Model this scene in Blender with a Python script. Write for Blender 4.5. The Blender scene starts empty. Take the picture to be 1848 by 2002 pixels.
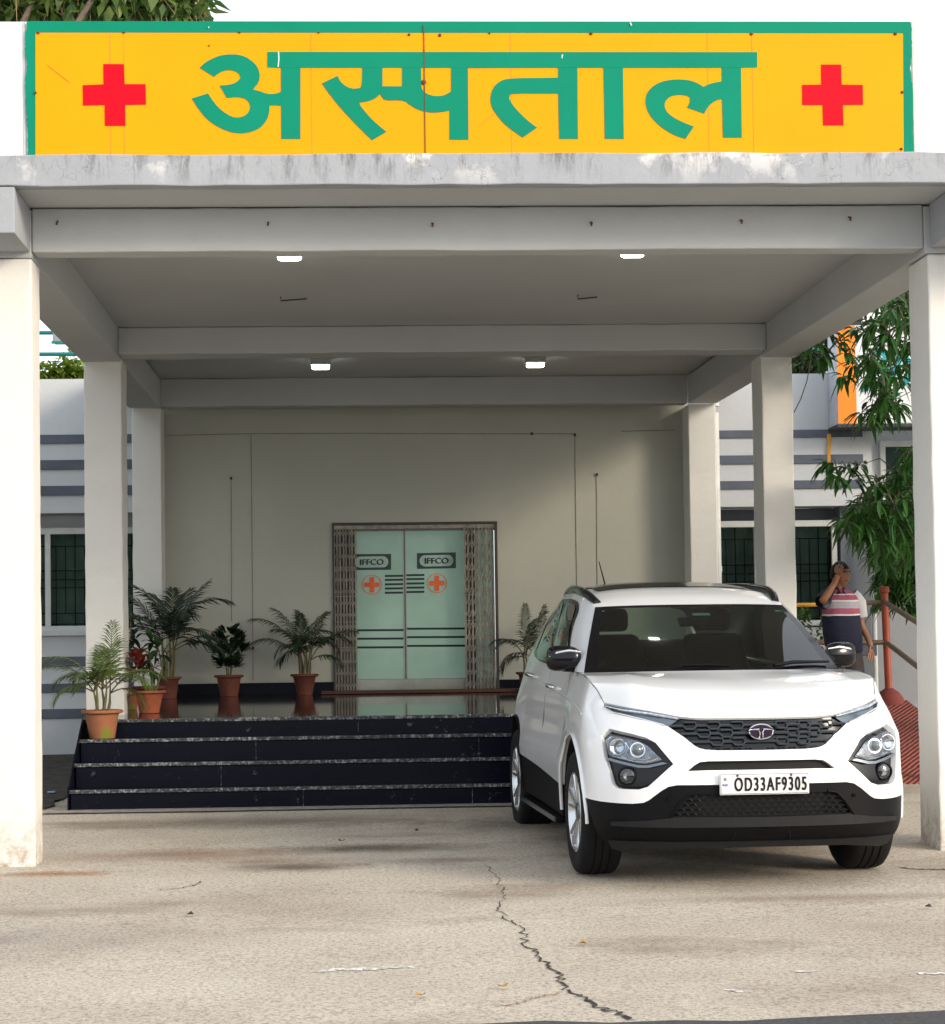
import bpy, bmesh, math, random
import numpy as np
from mathutils import Vector, Matrix
from mathutils.geometry import delaunay_2d_cdt
random.seed(7)
R = math.radians
scene = bpy.context.scene
col = scene.collection

# ---------------------------------------------------------------- camera
F_PX, VPX, VPY, CAM_H = 3716.0, 675.0, 1253.0, 1.40      # focal length and depth vanishing point on a 1848 x 2002 picture
def _rot(roll, pitch, yaw):
    M = Matrix.Rotation(yaw, 3, 'Z') @ Matrix.Rotation(pitch, 3, 'X')
    c, s = math.cos(roll), math.sin(roll)
    return M @ Vector((c, 0, -s)), M @ Vector((s, 0, c)), M @ Vector((0, 1, 0))
RR, UU, FF = _rot(.013, .035, -.039)
PPX = VPX - F_PX * RR.y / FF.y
PPY = VPY + F_PX * UU.y / FF.y
CAM = Vector((0, 0, CAM_H))
def at(px, py, Y):
    v = RR * ((px - PPX) / F_PX) - UU * ((py - PPY) / F_PX) + FF
    return CAM + v * (Y / v.y)
def zat(px, py, Y): return at(px, py, Y).z
def gz(y): return .02 * (y - 11.4)                        # the drive rises gently towards the steps
cd = bpy.data.cameras.new('camera'); co = bpy.data.objects.new('camera', cd); col.objects.link(co)
m = Matrix((( RR.x, UU.x, -FF.x, 0), (RR.y, UU.y, -FF.y, 0), (RR.z, UU.z, -FF.z, CAM_H), (0, 0, 0, 1)))
co.matrix_world = m
cd.sensor_fit = 'HORIZONTAL'; cd.sensor_width = 36; cd.lens = F_PX / 1848 * 36
cd.shift_x = (924 - PPX) / 1848; cd.shift_y = (PPY - 1001) / 1848
cd.clip_end = 500; cd.clip_start = .05
scene.camera = co
# ---------------------------------------------------------------- world, sun, exposure
SUN_AZ, SUN_EL = 132, 20
w = bpy.data.worlds.new("World"); scene.world = w; w.use_nodes = True
nt = w.node_tree; nt.nodes.clear()
sky = nt.nodes.new('ShaderNodeTexSky'); sky.sky_type = 'NISHITA'; sky.sun_disc = False
sky.sun_elevation = R(SUN_EL); sky.sun_rotation = R(SUN_AZ); sky.air_density = 1.0; sky.dust_density = 4.0; sky.ozone_density = 1.0
hsv = nt.nodes.new('ShaderNodeHueSaturation'); hsv.inputs['Saturation'].default_value = .45
bg = nt.nodes.new('ShaderNodeBackground'); bg.inputs['Strength'].default_value = .15
wo = nt.nodes.new('ShaderNodeOutputWorld')
cl = nt.nodes.new('ShaderNodeMix'); cl.data_type = 'RGBA'; cl.inputs[0].default_value = .7; cl.inputs[7].default_value = (5.2, 5.5, 5.9, 1)   # thin bright cloud over the whole sky
nt.links.new(sky.outputs[0], hsv.inputs['Color']); nt.links.new(hsv.outputs[0], cl.inputs[6]); nt.links.new(cl.outputs[2], bg.inputs['Color']); nt.links.new(bg.outputs[0], wo.inputs['Surface'])
sd = bpy.data.lights.new('sun', 'SUN'); so = bpy.data.objects.new('sun', sd); col.objects.link(so)
sd.energy = 1.35; sd.angle = R(15); sd.color = (1, .84, .64)
az, el = R(SUN_AZ), R(SUN_EL)
sdir = Vector((math.sin(az) * math.cos(el), math.cos(az) * math.cos(el), math.sin(el)))
so.rotation_euler = sdir.to_track_quat('Z', 'Y').to_euler(); so.location = (8, -8, 12)
scene.view_settings.view_transform = 'Standard'; scene.view_settings.look = 'None'
scene.view_settings.exposure = 0.95; scene.view_settings.gamma = 1
scene.cycles.max_bounces = 8; scene.cycles.diffuse_bounces = 5; scene.cycles.transparent_max_bounces = 12

# ---------------------------------------------------------------- materials
def new_mat(name):
    m = bpy.data.materials.new(name); m.use_nodes = True
    return m, m.node_tree, m.node_tree.nodes['Principled BSDF']
def ramp(nt, fac, stops, interp='LINEAR'):
    r = nt.nodes.new('ShaderNodeValToRGB'); r.color_ramp.interpolation = interp
    el = r.color_ramp.elements
    while len(el) < len(stops): el.new(.5)
    for e, (p, c) in zip(el, stops):
        e.position = p; e.color = (c[0], c[1], c[2], 1) if not isinstance(c, (int, float)) else (c, c, c, 1)
    nt.links.new(fac, r.inputs[0]); return r.outputs[0]
def tex(nt, scale=(1, 1, 1), coord='Object'):
    tc = nt.nodes.new('ShaderNodeTexCoord'); mp = nt.nodes.new('ShaderNodeMapping')
    mp.inputs['Scale'].default_value = scale; nt.links.new(tc.outputs[coord], mp.inputs[0]); return mp.outputs[0]
def noise(nt, vec, scale, detail=6, rough=.6):
    n = nt.nodes.new('ShaderNodeTexNoise'); n.inputs['Scale'].default_value = scale
    n.inputs['Detail'].default_value = detail; n.inputs['Roughness'].default_value = rough
    nt.links.new(vec, n.inputs['Vector']); return n.outputs['Fac']
def mixc(nt, fac, a, b, mode='MIX'):
    x = nt.nodes.new('ShaderNodeMix'); x.data_type = 'RGBA'; x.blend_type = mode
    for i, v in ((0, fac), (6, a), (7, b)):
        if isinstance(v, (int, float)): x.inputs[i].default_value = v
        elif isinstance(v, tuple): x.inputs[i].default_value = (*v, 1)
        else: nt.links.new(v, x.inputs[i])
    return x.outputs[2]
def bump(nt, b, h, strength=.3, dist=.01):
    n = nt.nodes.new('ShaderNodeBump'); n.inputs['Strength'].default_value = strength; n.inputs['Distance'].default_value = dist
    nt.links.new(h, n.inputs['Height']); nt.links.new(n.outputs[0], b.inputs['Normal'])
def plain(name, c, rough=.6, metal=0, var=.12, scale=6, bmp=0, coat=0, spec=None):
    m, nt, b = new_mat(name)
    v = tex(nt); n = noise(nt, v, scale)
    lo = tuple(x * (1 - var) for x in c); hi = tuple(min(1, x * (1 + var)) for x in c)
    nt.links.new(ramp(nt, n, [(.3, lo), (.7, hi)]), b.inputs['Base Color'])
    b.inputs['Roughness'].default_value = rough; b.inputs['Metallic'].default_value = metal
    b.inputs['Coat Weight'].default_value = coat; b.inputs['Coat Roughness'].default_value = .04
    if spec is None and max(c) < .03 and not coat and not metal: spec = .22
    if spec is not None: b.inputs['Specular IOR Level'].default_value = spec
    if bmp: bump(nt, b, noise(nt, v, scale * 8), bmp, .004)
    return m
def plaster(name, c, stain=(.30, .28, .24), amount=.5, streak=.35, rough=.85):
    """painted render: broad mottling, rain streaks, small dark specks, uneven surface"""
    m, nt, b = new_mat(name)
    v = tex(nt); vs = tex(nt, (1, 1, .12))
    n1 = noise(nt, v, .9, 8, .65); n2 = noise(nt, vs, 7, 6, .7); n3 = noise(nt, v, 26, 4, .7)
    base = ramp(nt, n1, [(.3, tuple(x * .90 for x in c)), (.7, c)])
    f2 = ramp(nt, n2, [(.60, 0.0), (.82, streak)])
    a = mixc(nt, f2, base, tuple(s * .5 + x * .5 for s, x in zip(stain, c)))
    f3 = ramp(nt, n3, [(.70, 0.0), (.80, amount)])
    a = mixc(nt, f3, a, stain)
    nt.links.new(a, b.inputs['Base Color']); b.inputs['Roughness'].default_value = rough
    bump(nt, b, noise(nt, v, 9, 8, .75), .35, .012)
    return m
def ground_dirt(m):
    nt = m.node_tree; b = nt.nodes['Principled BSDF']; src = b.inputs['Base Color'].links[0].from_socket
    v = tex(nt); sx = nt.nodes.new('ShaderNodeSeparateXYZ'); ge = nt.nodes.new('ShaderNodeNewGeometry'); nt.links.new(ge.outputs['Position'], sx.inputs[0])
    mr = nt.nodes.new('ShaderNodeMapRange'); nt.links.new(sx.outputs['Z'], mr.inputs['Value']); mr.inputs['From Min'].default_value = .42; mr.inputs['From Max'].default_value = .0
    mu = nt.nodes.new('ShaderNodeMath'); mu.operation = 'MULTIPLY'; nt.links.new(mr.outputs[0], mu.inputs[0])
    nt.links.new(ramp(nt, noise(nt, v, 8, 8, .8), [(.42, .1), (.62, 1.0)]), mu.inputs[1])
    a = mixc(nt, mu.outputs[0], src, (.30, .22, .15))
    vs = tex(nt, (1.4, 1, 1)); sc = ramp(nt, noise(nt, vs, 5.5, 9, .85), [(.64, 0.0), (.69, .35)])
    a = mixc(nt, sc, a, (.42, .40, .36)); nt.links.new(a, b.inputs['Base Color'])
def facade_mat(name, c, ztop):
    """weathered fascia: black moss runs starting at its top edge and hairline cracks"""
    m, nt, b = new_mat(name)
    v = tex(nt); vs = tex(nt, (1, 1, .22))
    sx = nt.nodes.new('ShaderNodeSeparateXYZ'); nt.links.new(v, sx.inputs[0])
    mr = nt.nodes.new('ShaderNodeMapRange'); nt.links.new(sx.outputs['Z'], mr.inputs['Value'])
    mr.inputs['From Min'].default_value = ztop - .22; mr.inputs['From Max'].default_value = ztop
    base = ramp(nt, noise(nt, v, 1.3, 8, .7), [(.3, tuple(x * .86 for x in c)), (.7, c)])
    moss = nt.nodes.new('ShaderNodeMath'); moss.operation = 'MULTIPLY'
    nt.links.new(ramp(nt, noise(nt, vs, 9, 8, .8), [(.50, 0.0), (.62, 1.0)]), moss.inputs[0]); nt.links.new(mr.outputs[0], moss.inputs[1])
    m2 = nt.nodes.new('ShaderNodeMath'); m2.operation = 'MULTIPLY'; nt.links.new(moss.outputs[0], m2.inputs[0])
    nt.links.new(ramp(nt, noise(nt, v, .9, 4, .6), [(.40, .15), (.62, 1.0)]), m2.inputs[1])
    wh = nt.nodes.new('ShaderNodeMath'); wh.operation = 'MULTIPLY'; nt.links.new(mr.outputs[0], wh.inputs[0])
    nt.links.new(ramp(nt, noise(nt, v, 2.6, 5, .6), [(.57, 0.0), (.63, 1.0)]), wh.inputs[1])
    base = mixc(nt, wh.outputs[0], base, (.66, .66, .66))
    a = mixc(nt, m2.outputs[0], base, (.08, .08, .08))
    vo = nt.nodes.new('ShaderNodeTexVoronoi'); vo.feature = 'DISTANCE_TO_EDGE'; vo.inputs['Scale'].default_value = 3.2
    wp = nt.nodes.new('ShaderNodeVectorMath'); wp.operation = 'ADD'
    nn = nt.nodes.new('ShaderNodeTexNoise'); nn.inputs['Scale'].default_value = 5; nt.links.new(v, nn.inputs['Vector'])
    nt.links.new(v, wp.inputs[0]); nt.links.new(nn.outputs['Color'], wp.inputs[1]); nt.links.new(wp.outputs[0], vo.inputs['Vector'])
    cr = nt.nodes.new('ShaderNodeMath'); cr.operation = 'MULTIPLY'
    nt.links.new(ramp(nt, vo.outputs['Distance'], [(.0, 1.0), (.012, 0.0)]), cr.inputs[0])
    nt.links.new(ramp(nt, noise(nt, v, 1.1, 3), [(.52, 0.0), (.6, .7)]), cr.inputs[1])
    a = mixc(nt, cr.outputs[0], a, (.12, .12, .13))
    nt.links.new(a, b.inputs['Base Color']); b.inputs['Roughness'].default_value = .9
    bump(nt, b, noise(nt, v, 11, 8, .75), .4, .012)
    return m
def concrete():
    m, nt, b = new_mat('drive_concrete')
    b.inputs['Specular IOR Level'].default_value = .2
    v = tex(nt); vh = tex(nt, (.8, 1.1, 1))
    big = ramp(nt, noise(nt, vh, .75, 6, .62), [(.25, (.41, .345, .28)), (.5, (.54, .475, .39)), (.75, (.62, .56, .465))])
    fine = ramp(nt, noise(nt, v, 48, 6, .85), [(.37, .40), (.5, 1.0), (.65, 1.22)])
    a = mixc(nt, 1.0, big, fine, 'MULTIPLY')
    vo = nt.nodes.new('ShaderNodeTexVoronoi'); vo.inputs['Scale'].default_value = 42; nt.links.new(v, vo.inputs['Vector'])
    sp = ramp(nt, vo.outputs['Distance'], [(.0, .38), (.16, 1.0)])
    a = mixc(nt, .9, a, mixc(nt, 1.0, a, sp, 'MULTIPLY'))
    # old oil and rust stains
    st = ramp(nt, noise(nt, tex(nt, (.5, 1, 1)), 1.3, 4, .5), [(.56, 0.0), (.74, .62)])
    a = mixc(nt, st, a, (.17, .115, .085))
    # oil, tyre and rust patches where cars stop; the car-sized one is painted shade
    for sx_, sy_, rx_, ry_, c_, k_ in ((-.33,11.8,.50,.22,(.12,.09,.065),.85), (.15,12.65,.9,.28,(.12,.095,.07),.85), (-1.0,12.5,1.0,.40,(.24,.13,.075),.6), (2.3,13.2,1.0,2.0,(.13,.11,.09),.7), (-.6,14.3,1.6,.5,(.17,.13,.10),.65), (1.3,13.9,.8,.7,(.13,.11,.09),.7), (-1.75,11.7,.40,.16,(.33,.13,.04),.85), (2.6,10.25,1.2,.16,(.25,.18,.12),.6), (-1.6,9.4,.9,.6,(.30,.27,.25),.45), (3.9,9.3,.8,.9,(.34,.32,.30),.4)):
        vm = nt.nodes.new('ShaderNodeVectorMath'); vm.operation = 'SUBTRACT'; nt.links.new(v, vm.inputs[0]); vm.inputs[1].default_value = (sx_, sy_, gz(sy_))
        vd = nt.nodes.new('ShaderNodeVectorMath'); vd.operation = 'DIVIDE'; nt.links.new(vm.outputs[0], vd.inputs[0]); vd.inputs[1].default_value = (rx_, ry_, 5)
        vl = nt.nodes.new('ShaderNodeVectorMath'); vl.operation = 'LENGTH'; nt.links.new(vd.outputs[0], vl.inputs[0])
        na = nt.nodes.new('ShaderNodeMath'); na.operation = 'MULTIPLY_ADD'; na.inputs[1].default_value = 1.4; nt.links.new(noise(nt, v, 3.1, 7, .7), na.inputs[0]); nt.links.new(vl.outputs['Value'], na.inputs[2])
        f_ = ramp(nt, na.outputs[0], [(.0, k_), (.95, k_), (.999, k_*.6)]) if False else None
        mr_ = nt.nodes.new('ShaderNodeMapRange'); nt.links.new(na.outputs[0], mr_.inputs['Value']); mr_.inputs['From Min'].default_value = 1.75; mr_.inputs['From Max'].default_value = .85; mr_.inputs['To Max'].default_value = k_
        a = mixc(nt, mr_.outputs[0], a, mixc(nt, 1.0, fine, c_, 'MULTIPLY'))
    nt.links.new(a, b.inputs['Base Color']); b.inputs['Roughness'].default_value = .88
    bump(nt, b, noise(nt, v, 45, 8, .8), .9, .012)
    return m
def granite(name, rough, base=(.006, .007, .012), fleck=(.16, .17, .19), amt=.5, lo=.66, spec=.12):
    m, nt, b = new_mat(name)
    v = tex(nt)
    f = ramp(nt, noise(nt, v, 34, 7, .8), [(lo, 0.0), (lo + .08, amt)])
    a = mixc(nt, f, base, fleck)
    f2 = ramp(nt, noise(nt, tex(nt, (1, 1, 1)), 7, 5, .85), [(.63, 0.0), (.68, amt * .9)])
    a = mixc(nt, f2, a, fleck)
    nt.links.new(a, b.inputs['Base Color'])
    b.inputs['Roughness'].default_value = rough; b.inputs['Specular IOR Level'].default_value = spec
    return m
def glassmat(name, tint, alpha_mix, rough=.02):
    m = bpy.data.materials.new(name); m.use_nodes = True; nt = m.node_tree; nt.nodes.clear()
    tr = nt.nodes.new('ShaderNodeBsdfTransparent'); tr.inputs[0].default_value = (*tint, 1)
    gl = nt.nodes.new('ShaderNodeBsdfGlossy'); gl.inputs['Roughness'].default_value = rough
    fr = nt.nodes.new('ShaderNodeFresnel'); fr.inputs[0].default_value = 1.5
    ad = nt.nodes.new('ShaderNodeMath'); ad.operation = 'ADD'; ad.inputs[1].default_value = alpha_mix; ad.use_clamp = True
    mx = nt.nodes.new('ShaderNodeMixShader'); o = nt.nodes.new('ShaderNodeOutputMaterial')
    nt.links.new(fr.outputs[0], ad.inputs[0]); nt.links.new(ad.outputs[0], mx.inputs[0])
    nt.links.new(tr.outputs[0], mx.inputs[1]); nt.links.new(gl.outputs[0], mx.inputs[2]); nt.links.new(mx.outputs[0], o.inputs[0])
    return m
def emis(name, c, s):
    m, nt, b = new_mat(name); b.inputs['Base Color'].default_value = (*c, 1)
    b.inputs['Emission Color'].default_value = (*c, 1); b.inputs['Emission Strength'].default_value = s; return m
def leafmat(name, c1, c2, rough=.45, trans=.25):
    m, nt, b = new_mat(name)
    g = nt.nodes.new('ShaderNodeObjectInfo'); ge = nt.nodes.new('ShaderNodeNewGeometry')
    nt.links.new(ramp(nt, ge.outputs['Random Per Island'], [(.0, c1), (1.0, c2)]), b.inputs['Base Color'])
    b.inputs['Roughness'].default_value = rough
    tl = nt.nodes.new('ShaderNodeBsdfTranslucent'); mx = nt.nodes.new('ShaderNodeMixShader'); mx.inputs[0].default_value = trans
    nt.links.new(ramp(nt, ge.outputs['Random Per Island'], [(.0, c1), (1.0, c2)]), tl.inputs[0])
    o = nt.nodes['Material Output']; nt.links.new(b.outputs[0], mx.inputs[1]); nt.links.new(tl.outputs[0], mx.inputs[2]); nt.links.new(mx.outputs[0], o.inputs[0])
    return m

M = {}
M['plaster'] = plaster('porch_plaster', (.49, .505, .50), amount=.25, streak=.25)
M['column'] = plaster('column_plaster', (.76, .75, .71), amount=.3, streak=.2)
ground_dirt(M['column'])
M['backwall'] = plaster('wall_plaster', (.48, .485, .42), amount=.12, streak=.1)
M['fascia'] = facade_mat('weathered_fascia', (.37, .39, .42), 4.365)
M['parapet'] = plaster('parapet_paint', (.80, .80, .79), amount=.6, streak=.6)
M['wing'] = plaster('wing_paint', (.55, .575, .60), amount=.2, streak=.3)
M['recess'] = plaster('shaded_wall_slate', (.15, .165, .19), amount=.2)  # shade on the right wing's recessed wall, painted in as dark slate
M['recess2'] = plaster('shaded_wall_grey', (.27, .285, .31), amount=.2)  # lighter shade further right on that wall, also painted in
M['band'] = plain('band_paint', (.085, .10, .135), .7, var=.2, scale=3)
M['skirt'] = granite('skirting_stone', .4, spec=.1)
M['granite'] = granite('black_granite', .22, base=(.005,.006,.013), amt=.6, lo=.63)
M['floor'] = granite('polished_black_floor', .07, base=(.006, .006, .008), amt=.1, spec=.6)
M['nosing'] = granite('flecked_nosing', .35, base=(.045, .05, .055), fleck=(.40, .42, .43), amt=.85, lo=.51)
M['concrete'] = concrete()
M['asphalt'] = plain('asphalt', (.05, .05, .052), .9, var=.5, scale=60, bmp=.6)
M['soil'] = plain('soil', (.045, .038, .030), .95, var=.6, scale=9, bmp=1.0)
M['crack'] = plain('crack_dirt', (.035, .03, .026), .95)
M['mortar'] = plain('mortar', (.30, .27, .24), .9, var=.3, scale=12, bmp=.5)
M['scrape'] = plain('white_scrape', (.72, .70, .66), .8)
M['yellow'] = plain('sign_yellow', (.84, .335, .0), .6, var=.035, scale=1.2, spec=.15)
M['green'] = plain('sign_green', (.0, .225, .135), .65, var=.06, scale=2, spec=.15)
M['red'] = plain('sign_red', (.60, .0, .012), .65, var=.04, spec=.15)
M['rust'] = plain('rust', (.13, .045, .02), .85, var=.4, scale=30)
M['lamp_on'] = emis('lit_diffuser', (.97, 1.0, .88), 9)
M['lampbox'] = plain('lamp_housing', (.35, .35, .33), .5)
M['frost'] = None
M['steel'] = plain('door_steel', (.26, .26, .22), .3, .8, var=.15)
M['gate'] = plain('gate_paint', (.27, .245, .20), .5, .5, var=.35, scale=14)
M['gatedark'] = plain('dark_gate_paint', (.06, .055, .05), .6, .2)  # plain dark paint for the gate frame, backing and small fittings
M['teal'] = plain('teal_paint', (.0, .15, .14), .5)
M['black'] = plain('matt_black', (.012, .012, .012), .7)
M['mat'] = plain('door_mat', (.085, .035, .025), .95, var=.3, scale=40)
M['terra'] = plain('terracotta', (.34, .085, .035), .75, var=.28, scale=9, bmp=.3)
M['terra2'] = plain('dark_terracotta', (.115, .030, .017), .8, var=.3, scale=9, bmp=.3)
M['terrag'] = None
M['potsoil'] = plain('pot_soil', (.03, .022, .016), .95)
M['pvc'] = plain('white_pipe', (.66, .66, .64), .45)
M['orange'] = plain('board_orange', (.95, .26, .005), .5, var=.03)
M['boardwhite'] = plain('board_white', (.78, .78, .80), .5, var=.04)
M['boardteal'] = plain('board_teal', (.0, .36, .42), .5, var=.05)
M['winframe'] = plain('window_frame_paint', (.55, .57, .56), .5, var=.08)
M['pane'] = plain('dark_window_pane', (.035, .05, .05), .08, var=.3, scale=2)
M['curtain'] = plain('window_curtain', (.50, .56, .52), .9, var=.25, scale=3)
M['grillebar'] = plain('window_grille_paint', (.012, .03, .03), .5)
M['railpaint'] = plain('worn_railing_paint', (.20, .155, .11), .5, .2, var=.35, scale=20)
M['railred'] = plain('red_post_paint', (.36, .065, .025), .4, var=.2)
M['railyellow'] = plain('yellow_rail_paint', (.70, .38, .03), .45, var=.15)
M['ramp'] = None
M['bark'] = plain('bark', (.10, .075, .055), .9, var=.4, scale=14, bmp=.8)
M['leaf'] = leafmat('mango_leaf', (.014, .055, .010), (.06, .19, .028), .35, .3)
M['leaf2'] = leafmat('back_tree_leaf', (.015, .032, .010), (.045, .075, .022), .6, .2)
M['leafy'] = leafmat('sunny_creeper_leaf', (.10, .20, .02), (.22, .28, .03), .5, .35)
M['leafmix'] = leafmat('hanging_tree_leaf', (.05, .12, .025), (.17, .24, .05), .5, .35)
M['palm'] = leafmat('palm_leaf', (.012, .045, .014), (.035, .085, .022), .5, .2)
M['palmdark'] = leafmat('dark_palm_leaf', (.008, .024, .012), (.018, .042, .018), .5, .15)
M['palmlit'] = leafmat('yellow_green_palm_leaf', (.05, .10, .015), (.12, .17, .03), .5, .25)
M['crotonred'] = leafmat('red_leaf', (.20, .02, .012), (.32, .04, .02), .5, .2)
M['bush'] = leafmat('bush_leaf', (.010, .024, .012), (.022, .045, .018), .4, .1)
M['stem'] = plain('plant_stem', (.12, .11, .045), .7, var=.3)
M['dry'] = plain('dry_leaf', (.35, .22, .06), .8, var=.3)
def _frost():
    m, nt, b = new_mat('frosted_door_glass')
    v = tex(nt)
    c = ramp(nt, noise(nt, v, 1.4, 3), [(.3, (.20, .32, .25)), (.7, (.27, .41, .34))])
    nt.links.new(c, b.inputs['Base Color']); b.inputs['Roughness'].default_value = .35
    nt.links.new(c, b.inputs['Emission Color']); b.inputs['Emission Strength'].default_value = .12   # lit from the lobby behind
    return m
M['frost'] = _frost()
def _terrag():
    m, nt, b = new_mat('mossy_terracotta'); v = tex(nt)
    a = ramp(nt, noise(nt, v, 9, 5), [(.3, (.26, .10, .045)), (.7, (.36, .13, .06))])
    f = ramp(nt, noise(nt, v, 6, 2, .4), [(.55, 0.0), (.66, .9)])
    nt.links.new(mixc(nt, f, a, (.17, .20, .01)), b.inputs['Base Color']); b.inputs['Roughness'].default_value = .8
    return m
M['terrag'] = _terrag()
def _ramp():
    m, nt, b = new_mat('red_ribbed_ramp'); v = tex(nt)
    mp = nt.nodes.new('ShaderNodeMapping'); mp.inputs['Rotation'].default_value = (0, 0, R(35)); nt.links.new(v, mp.inputs[0])
    wv = nt.nodes.new('ShaderNodeTexWave'); wv.inputs['Scale'].default_value = 7; wv.inputs['Distortion'].default_value = 1.2; nt.links.new(mp.outputs[0], wv.inputs['Vector'])
    a = ramp(nt, noise(nt, v, 7, 6, .7), [(.3, (.17, .035, .025)), (.7, (.33, .075, .05))])
    a = mixc(nt, .5, a, ramp(nt, wv.outputs['Fac'], [(.2, (.09, .02, .018)), (.6, (.36, .09, .06))]))
    nt.links.new(a, b.inputs['Base Color']); b.inputs['Roughness'].default_value = .8
    bump(nt, b, wv.outputs['Fac'], .8, .02)
    return m
M['ramp'] = _ramp()

# ---------------------------------------------------------------- mesh helpers
class MB:
    def __init__(s): s.v = []; s.f = []
    def add(s, vs, fs):
        n = len(s.v); s.v += [tuple(v) for v in vs]; s.f += [tuple(i + n for i in f) for f in fs]; return s
    def box(s, x0, x1, y0, y1, z0, z1):
        return s.add([(x0,y0,z0),(x1,y0,z0),(x1,y1,z0),(x0,y1,z0),(x0,y0,z1),(x1,y0,z1),(x1,y1,z1),(x0,y1,z1)],
                     [(0,3,2,1),(4,5,6,7),(0,1,5,4),(1,2,6,5),(2,3,7,6),(3,0,4,7)])
    def hexa(s, p): return s.add(p, [(0,3,2,1),(4,5,6,7),(0,1,5,4),(1,2,6,5),(2,3,7,6),(3,0,4,7)])
    def bar(s, a, b, w, h=None, up=Vector((0,0,1))):
        a = Vector(a); b = Vector(b); h = h or w; d = (b - a).normalized()
        if abs(d.dot(up)) > .95: up = Vector((0,1,0))
        x = d.cross(up).normalized() * w/2; y = x.normalized().cross(d) * h/2
        return s.hexa([a-x-y, a+x-y, a+x+y, a-x+y, b-x-y, b+x-y, b+x+y, b-x+y])
    def tube(s, pts, r, n=10, cap=True):
        pts = [Vector(p) for p in pts]; k = len(pts); rs = r if isinstance(r, (list, tuple)) else [r]*k
        base = len(s.v); up = Vector((.13, .27, .95))
        for i, p in enumerate(pts):
            d = (pts[min(i+1,k-1)] - pts[max(i-1,0)]).normalized()
            x = d.cross(up)
            if x.length < .05: x = d.cross(Vector((1,0,0)))
            x.normalize(); y = d.cross(x)
            for j in range(n):
                a = 2*math.pi*j/n; s.v.append(tuple(p + (x*math.cos(a) + y*math.sin(a))*rs[i]))
        for i in range(k-1):
            for j in range(n):
                a = base+i*n+j; b = base+i*n+(j+1)%n; s.f.append((a, b, b+n, a+n))
        if cap:
            s.f.append(tuple(base+j for j in range(n))); s.f.append(tuple(base+(k-1)*n+j for j in reversed(range(n))))
        return s
    def lathe(s, prof, n=32, c=(0,0,0), axis='z'):
        base = len(s.v); c = Vector(c)
        for r, h in prof:
            for j in range(n):
                a = 2*math.pi*j/n
                p = Vector((r*math.cos(a), r*math.sin(a), h))
                if axis == 'x': p = Vector((h, r*math.cos(a), r*math.sin(a)))
                if axis == 'y': p = Vector((r*math.cos(a), h, r*math.sin(a)))
                s.v.append(tuple(c+p))
        for i in range(len(prof)-1):
            for j in range(n):
                a = base+i*n+j; b = base+i*n+(j+1)%n; s.f.append((a, b, b+n, a+n))
        return s
    def prism_xz(s, pts, y0, y1):
        """outline in the x-z plane extruded from y0 (front) to y1; concave outlines are triangulated"""
        vs, fs = tri_fill(pts); n = len(vs)
        base = len(s.v)
        for y in (y0, y1): s.v += [(x, y, z) for x, z in vs]
        for f in fs: s.f.append(tuple(base+i for i in f)); s.f.append(tuple(base+n+i for i in reversed(f)))
        m = len(pts)
        for i in range(m):
            j = (i+1) % m; s.f.append((base+i, base+j, base+n+j, base+n+i))
        return s
    def build(s, name, mat, parent=None, smooth=None, bevel=0, local=False, link=True):
        me = bpy.data.meshes.new(name)
        off = Vector((0,0,0))
        if parent is not None and not local: off = parent.location if parent.parent is None else parent.get('_off', Vector((0,0,0)))
        off = Vector(off)
        me.from_pydata([tuple(Vector(v) - off) for v in s.v], [], s.f); me.validate()
        bm = bmesh.new(); bm.from_mesh(me); bmesh.ops.recalc_face_normals(bm, faces=bm.faces); bm.to_mesh(me); bm.free()
        if smooth is not None:
            me.shade_smooth(); me.set_sharp_from_angle(angle=R(smooth))
        me.materials.append(mat)
        o = bpy.data.objects.new(name, me)
        if link: col.objects.link(o)
        if parent is not None: o.parent = parent
        if parent is not None and not local: OFFS[o.name] = off
        if bevel:
            b = o.modifiers.new('bevel', 'BEVEL'); b.width = bevel; b.segments = 2; b.limit_method = 'ANGLE'
        return o
OFFS = {}
def sub(mb, name, mat, part, **k):
    """a sub-part: same local frame as its part"""
    off = OFFS.get(part.name)
    if off is None: return mb.build(name, mat, part, local=True, **k)
    n = MB(); n.v = [tuple(Vector(v) - off) for v in mb.v]; n.f = mb.f
    return n.build(name, mat, part, local=True, **k)
def poly_in(p, x, y):
    c = False; n = len(p); j = n-1
    for i in range(n):
        if (p[i][1] > y) != (p[j][1] > y) and x < (p[j][0]-p[i][0])*(y-p[i][1])/(p[j][1]-p[i][1])+p[i][0]: c = not c
        j = i
    return c
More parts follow.
